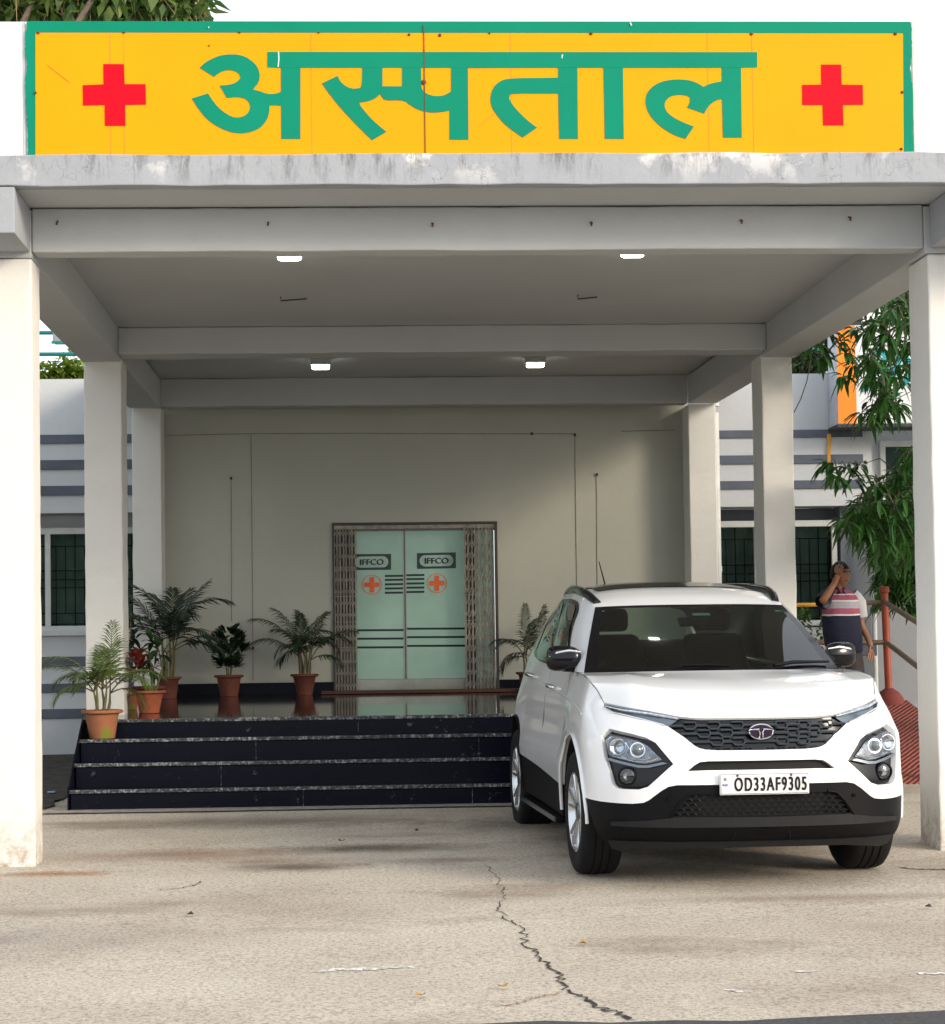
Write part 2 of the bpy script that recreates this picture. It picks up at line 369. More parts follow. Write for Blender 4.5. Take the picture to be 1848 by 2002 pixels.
def tri_fill(outer, holes=(), step=0):
    vs = [Vector(p) for p in outer]; es = [(i, (i+1) % len(outer)) for i in range(len(outer))]
    for h in holes:
        b = len(vs); vs += [Vector(p) for p in h]; es += [(b+i, b+(i+1) % len(h)) for i in range(len(h))]
    if step:
        xs = [p[0] for p in outer]; ys = [p[1] for p in outer]
        segs = [(outer[i], outer[(i+1) % len(outer)]) for i in range(len(outer))]
        for h in holes: segs += [(h[i], h[(i+1) % len(h)]) for i in range(len(h))]
        SA = np.array([s_[0] for s_ in segs], float); SB = np.array([s_[1] for s_ in segs], float); D = SB-SA; L2 = (D*D).sum(1)+1e-12
        nx = int((max(xs)-min(xs))/step)+1; ny = int((max(ys)-min(ys))/step)+1
        for i in range(nx+1):
            for j in range(ny+1):
                x = min(xs)+i*step; y = min(ys)+j*step
                if poly_in(outer, x, y) and not any(poly_in(h, x, y) for h in holes):
                    P = np.array([x, y]); t = np.clip(((P-SA)*D).sum(1)/L2, 0, 1)
                    if np.sqrt((((SA+D*t[:,None])-P)**2).sum(1)).min() > step*.35: vs.append(Vector((x, y)))
    r = delaunay_2d_cdt(vs, es, [], 0, 1e-6)
    ov, of = r[0], r[2]
    out = []
    for f in of:
        cx = sum(ov[i].x for i in f)/len(f); cy = sum(ov[i].y for i in f)/len(f)
        if poly_in(outer, cx, cy) and not any(poly_in(h, cx, cy) for h in holes): out.append(tuple(f))
    return [(p.x, p.y) for p in ov], out
def tag(o, label=None, cat=None, group=None, kind=None):
    if label: o['label'] = label
    if cat: o['category'] = cat
    if group: o['group'] = group
    if kind: o['kind'] = kind
    return o
def empty(name, loc, label, cat, group=None, rz=0):
    o = bpy.data.objects.new(name, None); col.objects.link(o); o.location = loc; o.rotation_euler = (0, 0, rz)
    o.empty_display_size = .2
    return tag(o, label, cat, group)
def text_mesh(mb, txt, h, origin, sx=1.0, bold=.0, depth=.004, font_space=1.0, center=True):
    """adds lettering (in the x-z plane, facing -y) to mb; h = height of a capital"""
    cu = bpy.data.curves.new('t', 'FONT'); cu.body = txt; cu.size = 1; cu.extrude = depth/2/(h/.7); cu.offset = bold; cu.space_character = font_space
    if center: cu.align_x = 'CENTER'
    ob = bpy.data.objects.new('t', cu); col.objects.link(ob)
    dg = bpy.context.evaluated_depsgraph_get(); dg.update()
    me = bpy.data.meshes.new_from_object(ob.evaluated_get(dg))
    k = h/.7; o = Vector(origin)
    mb.add([(o.x+v.co.x*k*sx, o.y-v.co.z*k, o.z+v.co.y*k) for v in me.vertices], [tuple(p.vertices) for p in me.polygons])
    bpy.data.objects.remove(ob); bpy.data.meshes.remove(me); bpy.data.curves.remove(cu)
# ================================================================ ground
g = MB(); 
def gp(x, y): return (x, y, gz(y))
Y0 = 7.36
g.add([gp(-60, -40), gp(60, -40), gp(60, 60), gp(-60, 60)], [(0,1,2,3)])
tag(g.build('driveway', M['concrete']), kind='structure')
rd = MB(); z7 = gz(Y0)
# asphalt road in front, its ragged edge meets the concrete
edge = []
for i in range(121):
    x = -15 + i*.25
    edge.append((x, Y0 + .04*math.sin(x*3.1) + .02*math.sin(x*11) + .035*(x-1.9) if -3 < x < 5 else Y0+.02, 0))
n = len(edge)
rd.add([(x, y, gz(y)+.006) for x, y, _ in edge] + [(x, -40, gz(Y0)-.0) for x, y, _ in edge], [(i, i+1, n+i+1, n+i) for i in range(n-1)])
tag(rd.build('road', M['asphalt']), kind='structure')
s_ = MB()
pts = []
for i in range(24):
    t = i/23; y = 15.1 + t*6
    pts.append((-2.28 - .12*(1-t) + random.uniform(-.05, .05), y))
left = [(-9, 21.1), (-9, 14.6), (-3.2, 14.75), (-2.75, 14.95), (-2.5, 15.0)]
vs, fs = tri_fill(pts + left, step=.35)
s_.add([(x, y, gz(y)+.008+ random.uniform(0, .015)) for x, y in vs], fs)
tag(s_.build('soil', M['soil'], smooth=60), kind='structure')
ap = MB()
pts = [(-2.42, 15.0), (-1.0, 14.98), (.6, 15.02), (2.4, 15.0), (4.1, 15.0), (4.1, 15.22), (-2.3, 15.22)]
vs, fs = tri_fill(pts); ap.add([(x, y, gz(y)+.012) for x, y in vs], fs)
tag(ap.build('mortar_strip', M['mortar']), kind='structure')
def gpt(px, py):
    v = RR*((px-PPX)/F_PX) - UU*((py-PPY)/F_PX) + FF
    t = (-.02*11.4 - CAM_H)/(v.z - .02*v.y); return CAM + v*t
def ribbon(pix, wd, jit=.0, dz=.004, sub_=9, taper=None):
    P = [gpt(*p) for p in pix]; Q = []
    for a, b in zip(P, P[1:]):
        for k in range(sub_):
            q = a.lerp(b, k/sub_); q.x += random.uniform(-jit, jit); q.y += random.uniform(-jit, jit)*1.5; Q.append(q)
    Q.append(P[-1]); mbx = MB(); n = len(Q)
    for i, q in enumerate(Q):
        d = (Q[min(i+1, n-1)]-Q[max(i-1, 0)]); d.z = 0; d.normalize(); s = Vector((-d.y, d.x, 0))*wd*(.35+.65*random.random())*(1 if taper is None else taper[0]+(taper[1]-taper[0])*(i/n)**1.6)*(1 if 0 < i < n-1 else .1)
        for k in (-1, 1): r = q+s*k*.5; mbx.v.append((r.x, r.y, gz(r.y)+dz))
    mbx.f += [(2*i, 2*i+1, 2*i+3, 2*i+2) for i in range(n-1)]
    return mbx
c1 = ribbon([(955,1690),(972,1722),(985,1745),(975,1775),(992,1800),(1025,1822),(1030,1850),(1062,1875),(1090,1905),(1102,1930),(1150,1958),(1195,1980),(1245,1996)], 1.0, .026, taper=(.007, .030))
tag(c1.build('drive_crack', M['crack']), kind='structure')
c2 = ribbon([(1100,1940),(1060,1950),(1015,1962),(975,1968)], .012, .015)
tag(c2.build('drive_crack', plain('crack_rust', (.28,.17,.08), .9)), kind='structure')
c3 = ribbon([(300,1742),(345,1738),(380,1733),(392,1724)], .013, .01); tag(c3.build('drive_crack', M['crack']), kind='structure')
c4 = ribbon([(1760,1697),(1790,1700),(1848,1701),(1900,1702)], .03, .012); tag(c4.build('drive_crack', M['crack']), kind='structure')
for pix, wd in (([(620,1902),(660,1896),(700,1897),(760,1893),(805,1891)], .06), ([(1555,1900),(1590,1901)], .035), ([(1420,1938),(1455,1940)], .03), ([(1800,1905),(1848,1904)], .03)):
    r = ribbon(pix, wd, .014, sub_=14); tag(r.build('paint_scrape', M['scrape']), kind='structure')
# fallen leaves and twigs
for px, py, lab in ((296,1656,'small curled brown leaf on the drive in front of the steps'), (815,1628,'dark curled leaf on the drive below the middle of the steps'), (372,1793,'dark brown leaf alone on the left of the drive'),
                    (822,1952,'tiny orange leaf near the bottom middle of the drive'), (983,1935,'small orange leaf just left of the long crack'), (1140,1850,'yellowish leaf bit on the drive in front of the car'), (1815,1778,'dark leaf on the far right of the drive'), (668,1648,'pale yellow leaf beside the dark oil stain')):
    p = gpt(px, py); q = MB(); L = .055; a = random.uniform(0, 3)
    for k in range(4):
        t = (k-1.5)/1.5; wdt = .016*(1-t*t)+.003
        for sgn in (-1, 1):
            x = t*L*.5; y = sgn*wdt; q.v.append((p.x+x*math.cos(a)-y*math.sin(a), p.y+x*math.sin(a)+y*math.cos(a), p.z+.008+.012*t*t+.006*abs(sgn)))
    q.f = [(2*i, 2*i+1, 2*i+3, 2*i+2) for i in range(3)]
    tag(q.build('fallen_leaf', M['dry'] if 'dark' not in lab else M['soil'], smooth=60), lab, 'leaf', 'leaves lying on the drive')

# ================================================================ porch
XL, XR = -1.955, 3.76
YF, YM, YB, YW = 12.04, 16.85, 20.5, 20.9
YFA = 11.47
porch = empty('entrance_porch', (.9, 14, 0), 'grey and off-white concrete entrance porch on six square columns over the steps', 'porch')
def plat_z(y): return .765 + .014*(y-16.1)
def colm(x0, x1, y0, y1, z0, z1):
    """column with slightly uneven plastered arrises"""
    b = MB(); n = 26; cs = [(x0,y0),(x1,y0),(x1,y1),(x0,y1)]
    for i in range(n+1):
        z = z0+(z1-z0)*i/n
        for x, y in cs: b.v.append((x+random.uniform(-.003,.003), y+random.uniform(-.003,.003), z))
    for i in range(n):
        for j in range(4): a = 4*i+j; c = 4*i+(j+1)%4; b.f.append((a, c, c+4, a+4))
    b.f += [(3,2,1,0), (4*n,4*n+1,4*n+2,4*n+3)]
    return b
ZB = 3.90
colm(-2.38, XL, YF, YF+.30, -.05, 3.845).build('column', M['column'], porch, bevel=.012)
colm(XR+.02, 4.25, YF, YF+.42, -.05, 3.845).build('column', M['column'], porch, bevel=.012)
colm(-2.285, XL, YM, YM+.42, plat_z(YM)-.02, 3.925).build('column', M['column'], porch, bevel=.01)
colm(XR, 4.04, YM, YM+.42, .0, 3.925).build('column', M['column'], porch, bevel=.01)
colm(-2.27, XL-.003, YB, YW-.002, plat_z(YB)-.02, 3.93).build('column', M['column'], porch, bevel=.01)
colm(XR+.003, 4.06, YB, YW-.002, .0, 3.93).build('column', M['column'], porch, bevel=.01)
# beams
def beam(x0, x1, y0, y1, z0, z1, j=.0032):
    b = MB(); n = max(2, int((x1-x0)/.22)); cs = [(y0,z0),(y1,z0),(y1,z1),(y0,z1)]; dy = dz = 0
    for i in range(n+1):
        x = x0+(x1-x0)*i/n
        for y, z in cs: b.v.append((x, y+random.uniform(-j, j)*.6, z+random.uniform(-j, j)))
    for i in range(n):
        for k in range(4): a = 4*i+k; c = 4*i+(k+1)%4; b.f.append((a, c, c+4, a+4))
    b.f += [(3,2,1,0), (4*n,4*n+1,4*n+2,4*n+3)]
    return b
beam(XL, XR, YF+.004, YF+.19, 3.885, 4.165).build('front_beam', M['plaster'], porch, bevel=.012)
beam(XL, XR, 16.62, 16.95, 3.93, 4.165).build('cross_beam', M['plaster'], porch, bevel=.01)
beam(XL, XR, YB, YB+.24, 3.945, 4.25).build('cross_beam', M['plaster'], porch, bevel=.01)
for s in (-1, 1):
    x0, x1 = (-2.30, XL-.002) if s < 0 else (XR+.002, 4.08)
    b = MB(); b.hexa([(x0, YF+.006, 3.85), (x1, YF+.006, 3.85), (x1, YB, 3.935), (x0, YB, 3.935), (x0, YF+.006, 4.16), (x1, YF+.006, 4.16), (x1, YB, 4.24), (x0, YB, 4.24)])
    b.build('side_beam', M['plaster'], porch, bevel=.01)
# slab over the bays
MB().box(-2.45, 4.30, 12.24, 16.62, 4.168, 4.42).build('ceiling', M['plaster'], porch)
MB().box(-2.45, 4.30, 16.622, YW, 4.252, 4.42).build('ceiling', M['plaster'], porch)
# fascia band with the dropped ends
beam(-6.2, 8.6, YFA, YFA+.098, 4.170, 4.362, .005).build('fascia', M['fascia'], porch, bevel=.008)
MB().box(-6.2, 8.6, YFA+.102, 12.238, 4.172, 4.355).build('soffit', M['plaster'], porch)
zl = zat(20, 455, YFA)
MB().box(-6.2, XL-.01, YFA+.003, YF+.002, zl, 4.168).build('fascia_drop', M['fascia'], porch, bevel=.006)
MB().box(XR+.04, 8.6, YFA+.003, YF+.002, zl, 4.168).build('fascia_drop', M['fascia'], porch, bevel=.006)
# parapet behind the sign
ztp = zat(900, 41, 11.6)
MB().box(-6.2, 8.6, 11.60, 11.78, 4.367, ztp).build('parapet', M['parapet'], porch, bevel=.01)
zz = zat(1, 1, 11)
for px0, px1 in ((46, 50), (1784, 1790)):
    a = at(px0, 150, 11.6); b_ = at(px1, 150, 11.6)
    MB().box(a.x, b_.x, 11.594, 11.599, 4.37, ztp-.005).build('parapet_joint', M['winframe'], porch)
# ceiling hooks where older fittings were
for px0, px1, py in ((549, 600, 590), (1130, 1168, 590)):
    a = at(px0, py, 15.2); b_ = at(px1, py, 15.2)
    MB().tube([(a.x, a.y, 4.168), (a.x, a.y, 4.135), (b_.x, b_.y, 4.150)], .006, 6).build('ceiling_hook', M['gatedark'], porch)
# small rusty pins and damp spots on the front beam
for px, py in ((112, 432), (524, 434), (845, 436), (1155, 434), (1448, 430), (1660, 424)):
    p = at(px, py, YF); MB().tube([(p.x, YF+.01, p.z), (p.x+.004, YF-.03, p.z-.01), (p.x, YF-.035, p.z-.03)], .007, 6).build('rusty_pin', M['rust'], porch)

# ================================================================ sign board
SG = 11.585
def A(x, y): p = at(x*.5089, y*.5089, SG); return (p.x, p.z)
def B(x, y): p = at(907.5+x*.5089, y*.5089, SG); return (p.x, p.z)
sign = empty('hospital_sign', (.8, SG, 4.38), 'long yellow hospital sign with green Hindi lettering and two red crosses on the parapet', 'sign')
def plate(pts, d0, d1, name, mat):
    return MB().prism_xz(pts, SG-d1, SG-d0).build(name, mat, sign)
top = [B(1685+k*-165 if k else 1685, 129) for k in range(0, 1)]
bl = A(137, 610); br = B(1688, 610)
plate([bl, br, B(1685, 130), A(137, 127)], .0, .010, 'board', M['yellow'])
def wavy(pts, amp):
    out = []
    for a, b in zip(pts, pts[1:]):
        for k in range(8): t = k/8; out.append((a[0]+(b[0]-a[0])*t+random.uniform(-amp, amp), a[1]+(b[1]-a[1])*t))
    return out+[pts[-1]]
o1 = wavy([A(108, 608), A(108, 560), A(104, 470), A(104, 440), A(98, 330), A(103, 250), A(97, 170), A(104, 82)], .004)
o2 = wavy([B(1716, 86), B(1720, 150), B(1714, 260), B(1722, 330), B(1724, 608)], .004)
plate(o1 + [B(1716, 84)] + o2 + [B(1689.5, 608), B(1686.5, 128.5), A(135.5, 125.5), A(135.5, 608)], .0, .007, 'border', M['green'])
LET = []
LET.append([A(1028,201), A(1028,260), A(1080,262), A(1155,262), A(1392,262), A(1470,262), A(1545,262), A(1618,262), A(1733,262), A(1798,263), B(361,262), B(435,262), B(535,262), B(610,262), B(989,262), B(1063,262), B(1125,260), B(1125,202)])
LET.append([A(768,262),A(790,240),A(830,220),A(860,212),A(890,210),A(920,212),A(950,222),A(980,245),A(995,268),A(1000,295),A(994,320),A(973,345),A(1000,352),A(1025,362),A(1055,363),A(1080,354),A(1080,408),A(1050,405),A(1036,408),A(1036,430),A(1028,460),A(1005,490),A(970,508),A(925,515),A(880,508),A(830,485),A(790,455),A(760,415),A(738,380),A(800,360),A(818,388),A(842,417),A(872,440),A(905,455),A(937,449),A(958,432),A(963,408),A(955,390),A(938,378),A(910,374),A(872,378),A(845,330),A(880,328),A(910,318),A(924,302),A(921,286),A(905,275),A(880,270),A(855,275),A(835,287),A(824,297)])
LET.append([A(1080,262.4),A(1155,262.4),A(1155,535),A(1081,535)])
LET.append([A(1237,322),A(1297,293),A(1310,318),A(1335,337),A(1362,343),A(1385,339),A(1391,325),A(1392,262.4),A(1470,262.4),A(1470,333),A(1545,333),A(1545,262.4),A(1618,262.4),A(1619,335),A(1624,350),A(1645,365),A(1680,372),A(1710,367),A(1733,352),A(1733,262.4),A(1798,263.4),A(1800,538),A(1727,538),A(1727,426),A(1700,432),A(1655,435),A(1610,425),A(1575,405),A(1552,386),A(1480,388),A(1470,378),A(1460,362),A(1447,377),A(1420,390),A(1381,396),A(1386,410),A(1430,462),A(1485,508),A(1430,540),A(1385,497),A(1340,450),A(1290,395)])
LET.append([B(361,262.4),B(435,262.4),B(437,535),B(365,535),B(361,361),B(190,361),B(176,366),B(172,378),B(180,395),B(200,422),B(240,462),B(280,492),B(225,530),B(160,485),B(122,440),B(103,408),B(100,370),B(112,337),B(135,314),B(170,302),B(361,300)])
LET.append([B(535,262.4),B(610,262.4),B(613,535),B(540,535)])
LET.append([B(989,262.4),B(1063,262.4),B(1066,530),B(994,530),B(990,382),B(965,388),B(945,402),B(931,420),B(922,438),B(856,415),B(868,392),B(866,375),B(850,367),B(820,365),B(790,372),B(770,393),B(770,418),B(785,440),B(825,465),B(882,488),B(850,535),B(808,522),B(760,493),B(722,458),B(700,420),B(695,380),B(708,347),B(745,318),B(800,306),B(860,308),B(895,320),B(918,335),B(948,321),B(989,314)])
def ease(L, it=2):
    for _ in range(it):
        out = []
        for i in range(len(L)):
            p, q, n_ = Vector(L[i-1]), Vector(L[i]), Vector(L[(i+1) % len(L)])
            ang = (q-p).angle(n_-q) if (q-p).length > 1e-6 and (n_-q).length > 1e-6 else 0
            if R(2) < ang < R(48):
                a, b = q.lerp(p, min(.25, .06/(q-p).length)), q.lerp(n_, min(.25, .06/(n_-q).length)); out += [(a.x, a.y), (b.x, b.y)]
            else: out.append(L[i])
        L = out
    return L
LET = [LET[0]] + [ease(L) for L in LET[1:]]
lt = MB()
for L in LET: lt.prism_xz(L, SG-.0135, SG-.0105)
lt.build('lettering', M['green'], sign)
for c in ([A(398,248),A(477,248),A(480,325),A(560,325),A(562,403),A(482,405),A(483,485),A(404,485),A(403,405),A(320,407),A(319,329),A(399,326)],
          [B(1370,250),B(1447,250),B(1449,327),B(1530,328),B(1531,404),B(1454,405),B(1456,483),B(1378,483),B(1376,405),B(1298,405),B(1297,328),B(1371,327)]):
    MB().prism_xz(c, SG-.0135, SG-.0105).build('red_cross', M['red'], sign)
seam = plain('sheet_joint', (.55, .26, .01), .6)
for f, x, wdt in ((A, 424, .0022), (A, 476, .0018), (A, 1195, .002), (B, 177, .002), (B, 933, .002), (B, 1104, .0018)):
    p0 = f(x, 130); p1 = f(x+4, 606); q = MB(); q.hexa([(p0[0]-wdt, SG-.0115, p1[1]), (p0[0]+wdt, SG-.0115, p1[1]), (p0[0]+wdt, SG-.010, p1[1]), (p0[0]-wdt, SG-.010, p1[1]), (p0[0]-wdt, SG-.0115, p0[1]), (p0[0]+wdt, SG-.0115, p0[1]), (p0[0]+wdt, SG-.010, p0[1]), (p0[0]-wdt, SG-.010, p0[1])])
    q.build('sheet_joint', seam, sign)
p0 = A(1628, 95); p1 = A(1634, 604); q = MB(); q.bar((p0[0], SG-.0145, p0[1]), (p1[0], SG-.0145, p1[1]), .0055, .002); q.build('sheet_joint', M['rust'], sign)
for f, x, y, r in ((A,148,128,.009),(A,477,126,.008),(A,138,358,.008),(A,921,126,.007),(A,1225,127,.006),(A,1572,135,.008),(A,1690,137,.010),(A,1628,318,.016),(A,804,177,.005),(B,97,130,.006),(B,487,131,.010),(B,1103,132,.010),(B,1655,132,.010),(B,1682,356,.009),(B,1678,574,.009)):
    p = f(x, y); MB().lathe([(0, -.020), (r*.7, -.019), (r, -.0155), (r, -.012)], 10, (p[0], SG, p[1]), 'y').build('bolt', M['rust'], sign, smooth=50)
for f, pp in ((A, [(1068,202),(1073,202),(1074,230),(1071,260),(1067,260),(1070,228)]), (B, [(374,212),(381,212),(377,218),(378,226),(374,226)]), (A,[(800,106),(805,104),(803,112)]), (B,[(635,90),(640,88),(645,100),(640,101)])):
    MB().prism_xz([f(*p) for p in pp], SG-.0150, SG-.0137).build('chipped_paint', M['scrape'], sign)
for f, a, b_ in ((A, (183,252), (268,317)), (B, (52,488), (115,437))):
    a = f(*a); b_ = f(*b_); MB().bar((a[0], SG-.0115, a[1]), (b_[0], SG-.0115, b_[1]), .004, .002).build('scratch', seam, sign)

# ================================================================ steps and landing
st = empty('entrance_steps', (.9, 15.2, .07), 'black granite entrance steps with grey flecked nosings and a polished landing', 'steps')
zs = [.245, .435, .615, .765]; SX0, SX1 = -2.2, 4.0
for i, z in enumerate(zs):
    y0 = 15.2 + .3*i; zb = gz(15.2)-.03 if i == 0 else zs[i-1]-.03
    MB().box(SX0+.012, SX1, y0+.02, y0+.3+.02 if i < 3 else y0+.12, zb, z-.034).build('riser', M['granite'], st)
    if i < 3:
        MB().box(SX0+.010, SX1, y0+.028, y0+.318, z-.033, z-.002).build('tread', M['granite'], st, bevel=.003)
    MB().box(SX0, SX1+.004, y0, y0+.027, z-.028, z).build('nosing', M['nosing'], st, bevel=.003)
b = MB(); b.hexa([(SX0+.01, 16.127, .5), (SX1, 16.127, .5), (SX1, YW, .5), (SX0+.01, YW, .5), (SX0+.01, 16.127, plat_z(16.1)-.003), (SX1, 16.127, plat_z(16.1)-.003), (SX1, YW, plat_z(YW)), (SX0+.01, YW, plat_z(YW))])
b.build('landing', M['floor'], st)
b = MB(); b.prism_xz([(0,0),(1,0),(1,1),(0,1)], 0, 1); b = MB()
prof = [(15.19, gz(15.2)-.02), (15.19, .27), (16.1, .80), (16.1, .05)]
b.add([(SX0-.012, y, z) for y, z in prof]+[(SX0-.001, y, z) for y, z in prof], [(0,1,2,3), (7,6,5,4), (0,4,5,1), (1,5,6,2), (2,6,7,3), (3,7,4,0)])
b.build('side_panel', M['granite'], st)
MB().box(SX0-.02, SX0+.008, 16.1, YW, .05, .765).build('side_panel', M['granite'], st)
for i, xx in ((0, -.35), (1, -1.02), (2, -.75), (3, .1), (0, 1.0), (2, 1.1)):
    y0 = 15.2+.3*i; zb = gz(15.2) if i == 0 else zs[i-1]
    MB().box(xx, xx+.003, y0+.0175, y0+.0195, zb, zs[i]-.036).build('stone_joint', M['nosing'], st)

# ================================================================ hospital building
hosp = empty('hospital_building', (.9, YW, .1), 'low white hospital building with grey bands, barred windows and central glass entrance', 'building')
dx0, dx1 = at(651, 1180, YW).x, at(974, 1180, YW).x
dzt = zat(810, 1021, YW); dzb = plat_z(YW)+.012
wl = MB()
wl.box(-2.02, dx0, YW, YW+.25, .5, 4.25).box(dx1, 3.80, YW, YW+.25, .5, 4.25).box(dx0, dx1, YW, YW+.25, dzt, 4.25)
wl.build('wall', M['backwall'], hosp)
zk = plat_z(YW)+.12
MB().box(XL, dx0-.0, YW-.015, YW-.001, plat_z(YW)-.02, zk).build('skirting', M['skirt'], hosp)
MB().box(dx1, XR, YW-.015, YW-.001, plat_z(YW)-.02, zk).build('skirting', M['skirt'], hosp)
# surface cable casings on the wall
def wp(px, py, Y=YW-.004): return at(px, py, Y)
for pix in ([(452,935),(453,1215)], [(491,850),(495,1330)], [(1124,850),(1128,1145)], [(1166,925),(1168,1145)], [(325,851),(480,848),(700,847),(900,848),(1120,848)], [(1215,843),(1320,841)]):
    MB().tube([wp(*p) for p in pix], .0038, 6).build('cable_casing', M['gate'], hosp)
for px, py in ((452,935),(495,1267),(1124,850),(1167,928),(1040,848)):
    p = wp(px, py); MB().box(p.x-.012, p.x+.012, YW-.02, YW-.001, p.z-.015, p.z+.015).build('cable_clip', M['gatedark'], hosp)
# ---- entrance: frosted double door between the two folded gate leaves
YD = YW+.16
fr = MB(); fr.box(dx0, dx1, YW-.03, YW+.03, dzt-.028, dzt).box(dx0, dx0+.022, YW-.03, YW+.03, dzb, dzt-.028).box(dx1-.03, dx1, YW-.03, YW+.03, dzb, dzt-.028)
fr.build('gate_frame', M['gatedark'], hosp, bevel=.003)
MB().box(dx0+.02, dx1-.03, YW-.02, YW+.02, dzt-.072, dzt-.030).build('gate_track', M['gate'], hosp)
def gate(px0, px1, n, op):
    g0 = at(px0, 1180, YW).x; g1 = at(px1, 1180, YW).x
    f = MB(); z0, z1 = dzb+.005, dzt-.05
    sp = (g1-g0)/n
    for i in range(n+1):
        x = g0+(g1-g0)*i/n
        for s in (-.35, .35):
            xx = x+s*min(sp, .03)*.5; f.bar((xx, YW-.018+.02*(i % 2), z0), (xx+random.uniform(-.006,.006), YW-.018+.02*(i % 2), z1), .0085, .018)
    for k in range(14):
        zz = z0+(z1-z0)*(k+.5)/14
        for i in range(n):
            x = g0+sp*i; h = .06*op
            f.bar((x, YW-.024, zz-h), (x+sp, YW-.024, zz+h), .007, .004, up=Vector((0,1,0))); f.bar((x, YW-.004, zz+h), (x+sp, YW-.004, zz-h), .007, .004, up=Vector((0,1,0)))
    for k in range(6):
        zz = z0+(z1-z0)*(k+.7)/6.4; f.box(g0, g1, YW-.030, YW-.026, zz-.004, zz+.004)
    o = f.build('folding_gate', M['gate'], hosp)
    return o
gate(655, 696, 7, .5); gate(910, 966, 8, .9)
MB().box(at(652, 1180, YW).x, at(695, 1180, YW).x, YW+.02, YW+.035, dzb, dzt-.08).build('gate_backing', M['gatedark'], hosp)  # added dark sheet, so the gaps between the folded slats look dark
MB().box(at(909, 1180, YW).x, at(930, 1180, YW).x, YW+.02, YW+.035, dzb, dzt-.08).build('gate_backing', M['gatedark'], hosp)
gx0 = at(690, 1180, YD).x; gx1 = at(930, 1180, YD).x; gm = at(792, 1180, YD).x
gzt = zat(800, 1036, YD); gzb = zat(800, 1327, YD)
MB().box(dx0+.02, dx1-.02, YD+.10, YD+.12, dzb-.03, dzt).build('lobby_backing', M['frost'], hosp)
MB().box(dx0+.005, dx1-.005, YD-.03, YD+.03, zat(800,1038,YD), dzt-.002).build('door_header', M['steel'], hosp, bevel=.004)
MB().box(dx0+.005, dx1-.005, YD-.035, YD+.03, dzb-.01, gzb).build('door_sill', M['steel'], hosp, bevel=.004)
for x0, x1 in ((dx0+.02, gm-.010), (gm+.010, dx1-.045)):
    d = MB().box(x0, x1, YD-.012, YD, gzb, gzt).build('glass_door', M['frost'], hosp)
    for e0, e1 in ((x0-.002, x0+.007), (x1-.007, x1+.002)): sub(MB().box(e0, e1, YD-.02, YD+.006, gzb, gzt), 'door_edge', M['steel'], d)
    left = x0 < gm-.3
    YS = YD-.0125
    def dp(px, py): p = at(px, py, YS); return (p.x, p.z)
    def z5(x, y): return dp((900+x/2.64)*.67176, (1450+y/2.64)*.67176)
    deep = plain('sticker_dark_green', (.0, .045, .035), .4); pale = plain('sticker_pale', (.42, .56, .50), .5); orng = plain('sticker_orange', (.75, .12, .02), .45); dkb = plain('clear_glass_stripe', (.008, .022, .026), .12)
    if left: r = [z5(330,430), z5(630,428), z5(630,550), z5(330,553)]; c = z5(480, 490); cw = (z5(610,490)[0]-z5(352,490)[0])/2; ch = (z5(480,448)[1]-z5(480,535)[1])/2
    else: r = [z5(828,422), z5(1127,416), z5(1128,538), z5(829,543)]; c = z5(978, 480); cw = (z5(1107,480)[0]-z5(848,480)[0])/2; ch = (z5(980,436)[1]-z5(980,524)[1])/2
    s1 = MB().prism_xz(r, YS-.003, YS); sub(s1, 'sticker', deep, d)
    pill = []
    for k in range(24):
        a = 2*math.pi*k/24; ex = math.copysign(cw-ch, math.cos(a)); pill.append((c[0]+ex+ch*math.cos(a), c[1]+ch*math.sin(a)))
    sub(MB().prism_xz(pill, YS-.0045, YS-.0031), 'sticker', pale, d)
    t = MB()
    for k_, ddx in enumerate((0, .004, -.004, .002, -.002)): text_mesh(t, 'IFFCO', ch*.98, (c[0]+ddx, YS-.006-.0002*k_, c[1]-ch*.5+ddx*.4), sx=1.12, depth=.0015); sub(t, 'lettering', deep, d)
    cc = z5(482, 665) if left else z5(981, 653); rad = (z5(558, 660)[0]-z5(405, 660)[0])/2
    ringm = MB(); ringm.lathe([(rad, -.003), (rad, 0), (rad-.008, 0), (rad-.008, -.003), (rad, -.003)], 40, (cc[0], YS-.0005, cc[1]), 'y'); sub(ringm, 'cross_ring', orng, d)
    k_ = rad*.78; a_ = rad*.24
    cr = [(-a_,k_),(a_,k_),(a_,a_),(k_,a_),(k_,-a_),(a_,-a_),(a_,-k_),(-a_,-k_),(-a_,-a_),(-k_,-a_),(-k_,a_),(-a_,a_)]
    sub(MB().prism_xz([(cc[0]+u, cc[1]+v) for u, v in cr], YS-.004, YS-.0005), 'cross', orng, d)
    for yy in (598, 628, 662, 694, 727):
        xa, xb = (582, 722) if left else (745, 885)
        dy = 0 if left else -6
        s = MB(); s.prism_xz([z5(xa, yy-8+dy), z5(xb, yy-10+dy), z5(xb, yy+6+dy), z5(xa, yy+8+dy)], YS-.002, YS-.0002); sub(s, 'clear_stripe', dkb, d)
    for yy in (1015, 1080, 1147):
        xa, xb = (370, 726) if left else (747, 1215)
        dy = 0 if left else -12
        s = MB(); s.prism_xz([z5(xa, yy-8+dy), z5(xb, yy-10+dy), z5(xb, yy+6+dy), z5(xa, yy+8+dy)], YS-.002, YS-.0002); sub(s, 'clear_stripe', dkb, d)
MB().box(gm-.006, gm+.006, YD-.02, YD+.01, gzb, gzt).build('door_edge', plain('bronze_edge', (.10, .075, .05), .4, .3), hosp)
